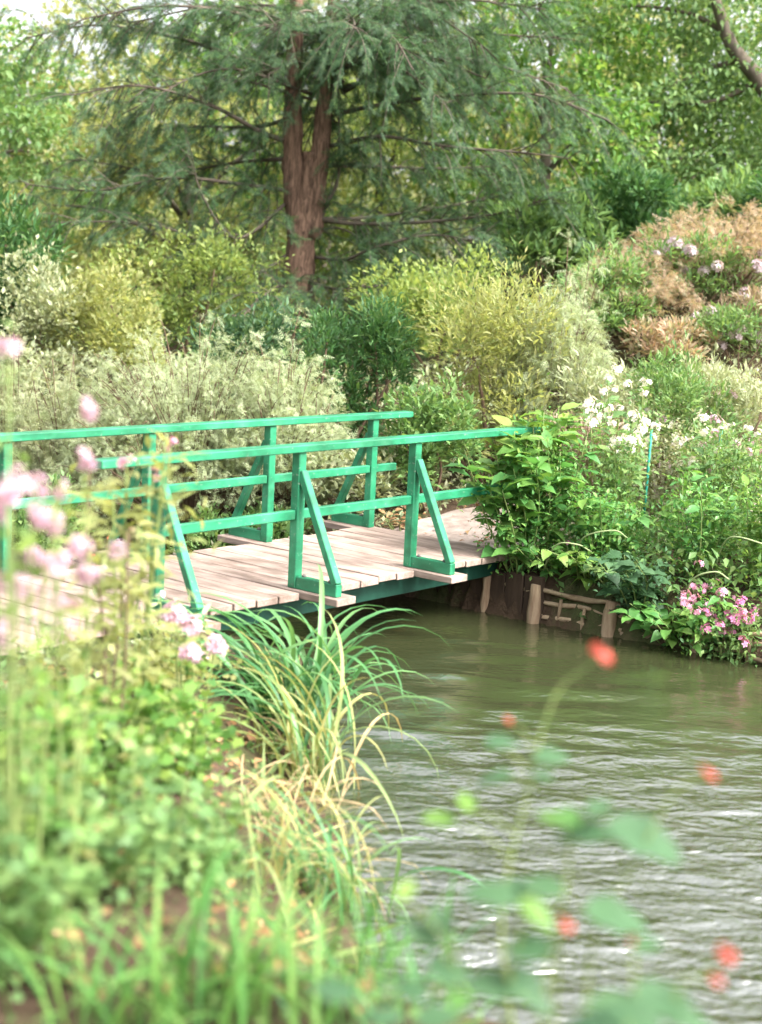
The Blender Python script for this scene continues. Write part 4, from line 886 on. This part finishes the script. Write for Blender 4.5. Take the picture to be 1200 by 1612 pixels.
LOB = {m: [mesh_from('leaf', lb_[0], [lb_[1]], M[m], True) for lb_ in (T_lobed(5, .5), T_lobed(5, .35, .2), T_lobed(4, .5, .05))] for m in ('fresh', 'mid', 'lime')}
def lob(label, px, py, hz, spr, mat, n, ls, Y=None, **k):
    c = gl(px, py) if Y is None else gxy(px, Y)
    return leafy_plant('geranium_plant', label, 'plant', c, hz, spr, mat, n, ls * .78, k.pop('stems', 9), None, vmesh=LOB[mat], tmin=.40, fine=430, finesize=ls * .5, finetmpl=TLOB, **k)
lob('bright yellow green lobed leaf plant at the left edge below the pink flowers', 40, 1330, .48, .26, 'fresh', 110, .10)
lob('bright lobed leaf plant right of the left edge one, below the bridge deck', 170, 1270, .44, .28, 'fresh', 120, .10)
lob('lobed leaf plant beside the daylilies', 270, 1240, .38, .22, 'fresh', 90, .09)
lob('yellow green lobed leaf plant close under the deck at the left', 90, 1180, .40, .30, 'lime', 100, .10)
lob('yellow green lobed leaf plant under the deck next to the near post', 260, 1110, .30, .25, 'lime', 80, .09)
lob('green lobed leaf plant lower at the left edge', 20, 1440, .34, .24, 'mid', 100, .085)
lob('green lobed leaf plant on the soil in the lower left', 170, 1420, .34, .25, 'mid', 100, .08)
lob('green lobed leaf plant right of it, above the dead leaves', 300, 1400, .28, .22, 'mid', 80, .075)
lob('small green lobed leaf plant at the left edge above the soil', -10, 1540, .36, .2, 'mid', 70, .08)

def tall(label, x, y, hz, spr, mat, n, ls, fl, **k):
    return leafy_plant('cleome_plant', label, 'plant', (x, y), hz, spr, mat, n, ls, k.pop('stems', 6), None, k.pop('wd', .3), flowers=fl, **k)
q = at(45, 800, 3.5); tall('tall pale pink flowering plant at the left edge in front of the bridge', q[0], q[1], 1.24, .12, 'fresh', 34, .08, ('palepink', 15, .070, 9), stems=5, fine=90, finesize=.045)
q = at(105, 760, 3.8); tall('tall pale pink plant just right of the left edge one', q[0], q[1], 1.22, .10, 'lime', 28, .08, ('palepink', 10, .070, 9), stems=3, fine=80, finesize=.045)
q = at(10, 700, 3.7); tall('tallest pale pink flower stalks at the left edge', q[0], q[1], 1.46, .10, 'mid', 30, .09, ('palepink', 4, .065, 10), stems=3, fine=60, finesize=.045)
q = at(225, 760, 5.6); tall('yellow green willowy plant with pinkish tip before the near rail', q[0], q[1], 1.46, .13, 'lime', 120, .16, ('pink', 3, .06, 7), stems=5, wd=.22, fine=160, finetmpl=TN, finesize=.08)
q = at(170, 820, 5.2); tall('yellow green willowy plant on a thin red stem before the deck', q[0], q[1], 1.28, .12, 'lime', 90, .14, ('orange', 2, .06, 5), stems=4, wd=.22, stem_mat='twig', fine=120, finetmpl=TN, finesize=.08)
q = at(300, 1000, 6.6); tall('short pale pink flowering plant beside the daylilies', q[0], q[1], .58, .12, 'fresh', 40, .10, ('palepink', 6, .11, 18), stems=4)
q = at(250, 960, 7.2); tall('pale yellowish plant hiding the deck edge by the near post', q[0], q[1], .42, .24, 'feather', 60, .09, ('white', 4, .06, 9), stems=8, fine=160)
q = at(60, 960, 6.4); tall('pale leafy plant hiding the deck at the left edge', q[0], q[1], .50, .24, 'feather', 50, .10, ('palepink', 4, .07, 10), stems=7, fine=120)

# dead leaves and weeds on the soil
nL = 1100
cx = np.column_stack([rng.uniform(-2.4, .1, nL), rng.uniform(3.2, 7.5, nL)]); z = hgt(cx); k = z > WATER + .06; cx = cx[k]; z = z[k]; nL = len(cx)
V, F = scatter(TW[0], TW[1], np.column_stack([cx, z + .015 + .02 * rng.random(nL)]), frames(nrm(rdir(nL) * np.array([1, 1, .35])), nrm(rdir(nL) * .45 + np.array([0, 0, 1]))), rng.uniform(.03, .085, nL))
tag(link('leaf_litter', mesh_from('leaf_litter', V, [F], M['litter'])), 'brown dead leaves scattered on the soil of the near bank', 'leaves', None, 'stuff')
nP = 260
u_ = rng.integers(0, len(cen), nP); cxp = cen[u_, :2] + rng.normal(size=(nP, 2)) * .42
V, F = scatter(TW[0], TW[1], np.column_stack([cxp, hgt(cxp) + .03]), frames(nrm(rdir(nP) * np.array([1, 1, .3])), nrm(rdir(nP) * .4 + np.array([0, 0, 1]))), rng.uniform(.03, .07, nP))
tag(link('leaf_litter', mesh_from('leaf_litter', V, [F], M['litter'])), 'fallen brown leaves on the path past the bridge', 'leaves', None, 'stuff')
cover('ground_cover', 'small green weeds on the near bank soil', lambda n: np.column_stack([rng.uniform(-2.6, .3, n), rng.uniform(3.0, 9.2, n)]), 2600, .045, 'mid', TL, .07)
nG = 1400
cx = np.column_stack([rng.uniform(-2.2, .2, nG), rng.uniform(3.2, 8.8, nG)]); cx = cx[(seg_dist(cx, LB, False) < .40)]; z = hgt(cx); k = z > WATER - .01; cx = cx[k]; z = z[k]; nG = len(cx)
tv = np.array([(-.04, 0, 0), (.04, 0, 0), (-.03, .5, .04), (.03, .5, .04), (0, 1, -.12)]); tf = np.array([(0, 1, 3), (0, 3, 2), (2, 3, 4)])
V, F = scatter(tv, tf, np.column_stack([cx, z]), frames(nrm(rdir(nG) * .8 + np.array([0.25, 0, .8])), rdir(nG)), rng.uniform(.10, .30, nG))
tag(link('bank_grass', mesh_from('bank_grass', V, [F], M['blade_pale'])), 'thin pale grass fringing the near bank', 'grass', None, 'stuff')

# ------------------------------------------------------------------ blurred red flowers close to the camera on the right
def near_plant(label, base_px, Yb, stems_, leaves_, blooms, mat='blue'):
    q = at(*base_px, Yb); zb = gz(q[0], q[1]); root = thing('red_salvia', label, 'plant', (q[0], q[1], zb)); o_ = np.array([q[0], q[1], zb])
    lm = [big_leaf_mesh('leaf', M[mat], k, 7, d, .12, .03) for k, d in ((.62, .2), (.55, .35), (.7, .1))]
    lm2 = [big_leaf_mesh('leaf', M['fresh'], .6, 7, .2, .12, .03)]
    spaths = []
    for s in stems_:
        p = smooth_path([np.array([rng.normal() * .03, rng.normal() * .03, 0])] + [at(*a_[:2], a_[2]) - o_ for a_ in s], 6); mb = MB(); add_tube(mb, p, np.linspace(.0036, .0014, len(p)), 6); spaths.append(p[len(p) // 3:]); mb.obj('stem', M['stem'], root, True)
    allp = np.concatenate(spaths)
    def petiole(to):
        k = int(np.argmin(np.linalg.norm(allp - to - np.array([0, 0, -.05]), axis=1))); mb = MB(); f0 = allp[k]
        add_tube(mb, smooth_path([f0, (f0 + to) / 2 + np.array([0, 0, .015]), to], 4), np.linspace(.0022, .0012, 9), 5); mb.obj('petiole', M['stem'], root, True)
    for (px_, py_, Yd, L, az, el, br_) in leaves_:
        c_ = at(px_, py_, Yd) - o_; D = np.array([math.cos(az) * math.cos(el), math.sin(az) * math.cos(el), math.sin(el)]); R_ = frames(D[None], np.array([[.1, -.35, 1.0]]))[0]
        L *= 1.25; petiole(c_ - D * L * .5); link('leaf', (lm2 if br_ else lm)[rng.integers(0, 1 if br_ else 3)], root, mat4(R_, c_ - D * L * .5, L))
    fl = floret_head('red', 14)
    for (px_, py_, Yd, s, st) in blooms:
        petiole(at(px_, py_, Yd) - o_)
        u_ = nrm(np.array([.6, .1, .75])); R_ = frames(nrm(np.cross(u_, [0, 1, 0]))[None], u_[None])[0]; link('flower', fl, root, mat4(R_, at(px_, py_, Yd) - o_, np.array([s, s, s * st])))
    return root
near_plant('blurred plant with single red flower held highest over the stream', (800, 1640), 2.7,
           [[(790, 1480, 2.7), (830, 1250, 2.75), (875, 1095, 2.8), (940, 1040, 2.8)]],
           [(790, 1170, 2.75, .055, 0, .1, 0), (870, 1195, 2.75, .06, .1, 0, 0), (775, 1225, 2.7, .07, 2.8, -.2, 0), (850, 1220, 2.7, .05, 2.0, .1, 0), (690, 1290, 2.7, .06, 3, .1, 1), (735, 1260, 2.7, .05, 1.5, .4, 1)],
           [(945, 1032, 2.8, .055, .9), (800, 1135, 2.9, .022, 1)])
near_plant('blurred plant with broad leaves and a red flower in the middle of the lower right', (900, 1650), 2.4,
           [[(880, 1500, 2.4), (890, 1400, 2.4), (910, 1300, 2.45), (960, 1290, 2.4)], [(930, 1500, 2.4), (1000, 1360, 2.4), (1060, 1250, 2.4), (1115, 1220, 2.4)]],
           [(915, 1312, 2.4, .085, 2.9, .0, 0), (1015, 1328, 2.4, .115, -.35, -.35, 0), (900, 1285, 2.4, .06, 1.2, .2, 1), (945, 1270, 2.4, .05, .6, .3, 0), (870, 1290, 2.45, .05, 2.8, .3, 1), (970, 1450, 2.35, .10, .2, -.3, 0), (850, 1400, 2.35, .07, 2.6, 0, 0), (800, 1405, 2.35, .09, 3.1, .1, 0)],
           [(1115, 1218, 2.4, .036, .6), (1000, 1485, 2.35, .042, .8)])
near_plant('blurred dark leaved plant along the bottom edge with small red buds', (800, 1680), 2.2,
           [[(800, 1560, 2.2), (835, 1440, 2.2), (840, 1400, 2.2)], [(720, 1560, 2.2), (720, 1480, 2.2)], [(860, 1550, 2.2), (890, 1460, 2.2)]],
           [(770, 1410, 2.2, .08, 2.9, .1, 0), (845, 1440, 2.2, .06, -.3, -.5, 1), (840, 1495, 2.2, .07, .3, .1, 0), (830, 1560, 2.2, .085, -.6, -.4, 0), (770, 1555, 2.2, .08, 2.7, 0, 0), (700, 1530, 2.2, .07, 2.2, .2, 0), (725, 1575, 2.15, .05, 1, .2, 1), (690, 1450, 2.25, .05, 1.6, .5, 0), (660, 1470, 2.25, .06, 2.6, .4, 0), (640, 1560, 2.15, .06, 2.9, .1, 0), (600, 1600, 2.1, .06, 3.0, .1, 0), (690, 1605, 2.1, .06, .2, .1, 0), (640, 1400, 2.3, .04, 1, .5, 1), (520, 1560, 2.15, .07, 2.5, .1, 0)],
           [(890, 1458, 2.2, .028, 1)])
near_plant('blurred plant at the bottom right corner with large leaves and a red spray', (1080, 1690), 2.1,
           [[(1060, 1600, 2.1), (1110, 1540, 2.1), (1140, 1500, 2.1)], [(1000, 1620, 2.1), (1000, 1580, 2.1)]],
           [(965, 1585, 2.1, .08, 2.9, .1, 0), (1040, 1578, 2.1, .085, .3, .1, 0), (1000, 1610, 2.05, .08, -.4, -.2, 0), (1090, 1605, 2.1, .09, .2, -.2, 0), (930, 1610, 2.05, .09, 2.6, -.1, 0), (1020, 1490, 2.15, .04, .2, .2, 0)],
           [(1142, 1505, 2.1, .032, 1.2), (1125, 1542, 2.1, .03, .8)])
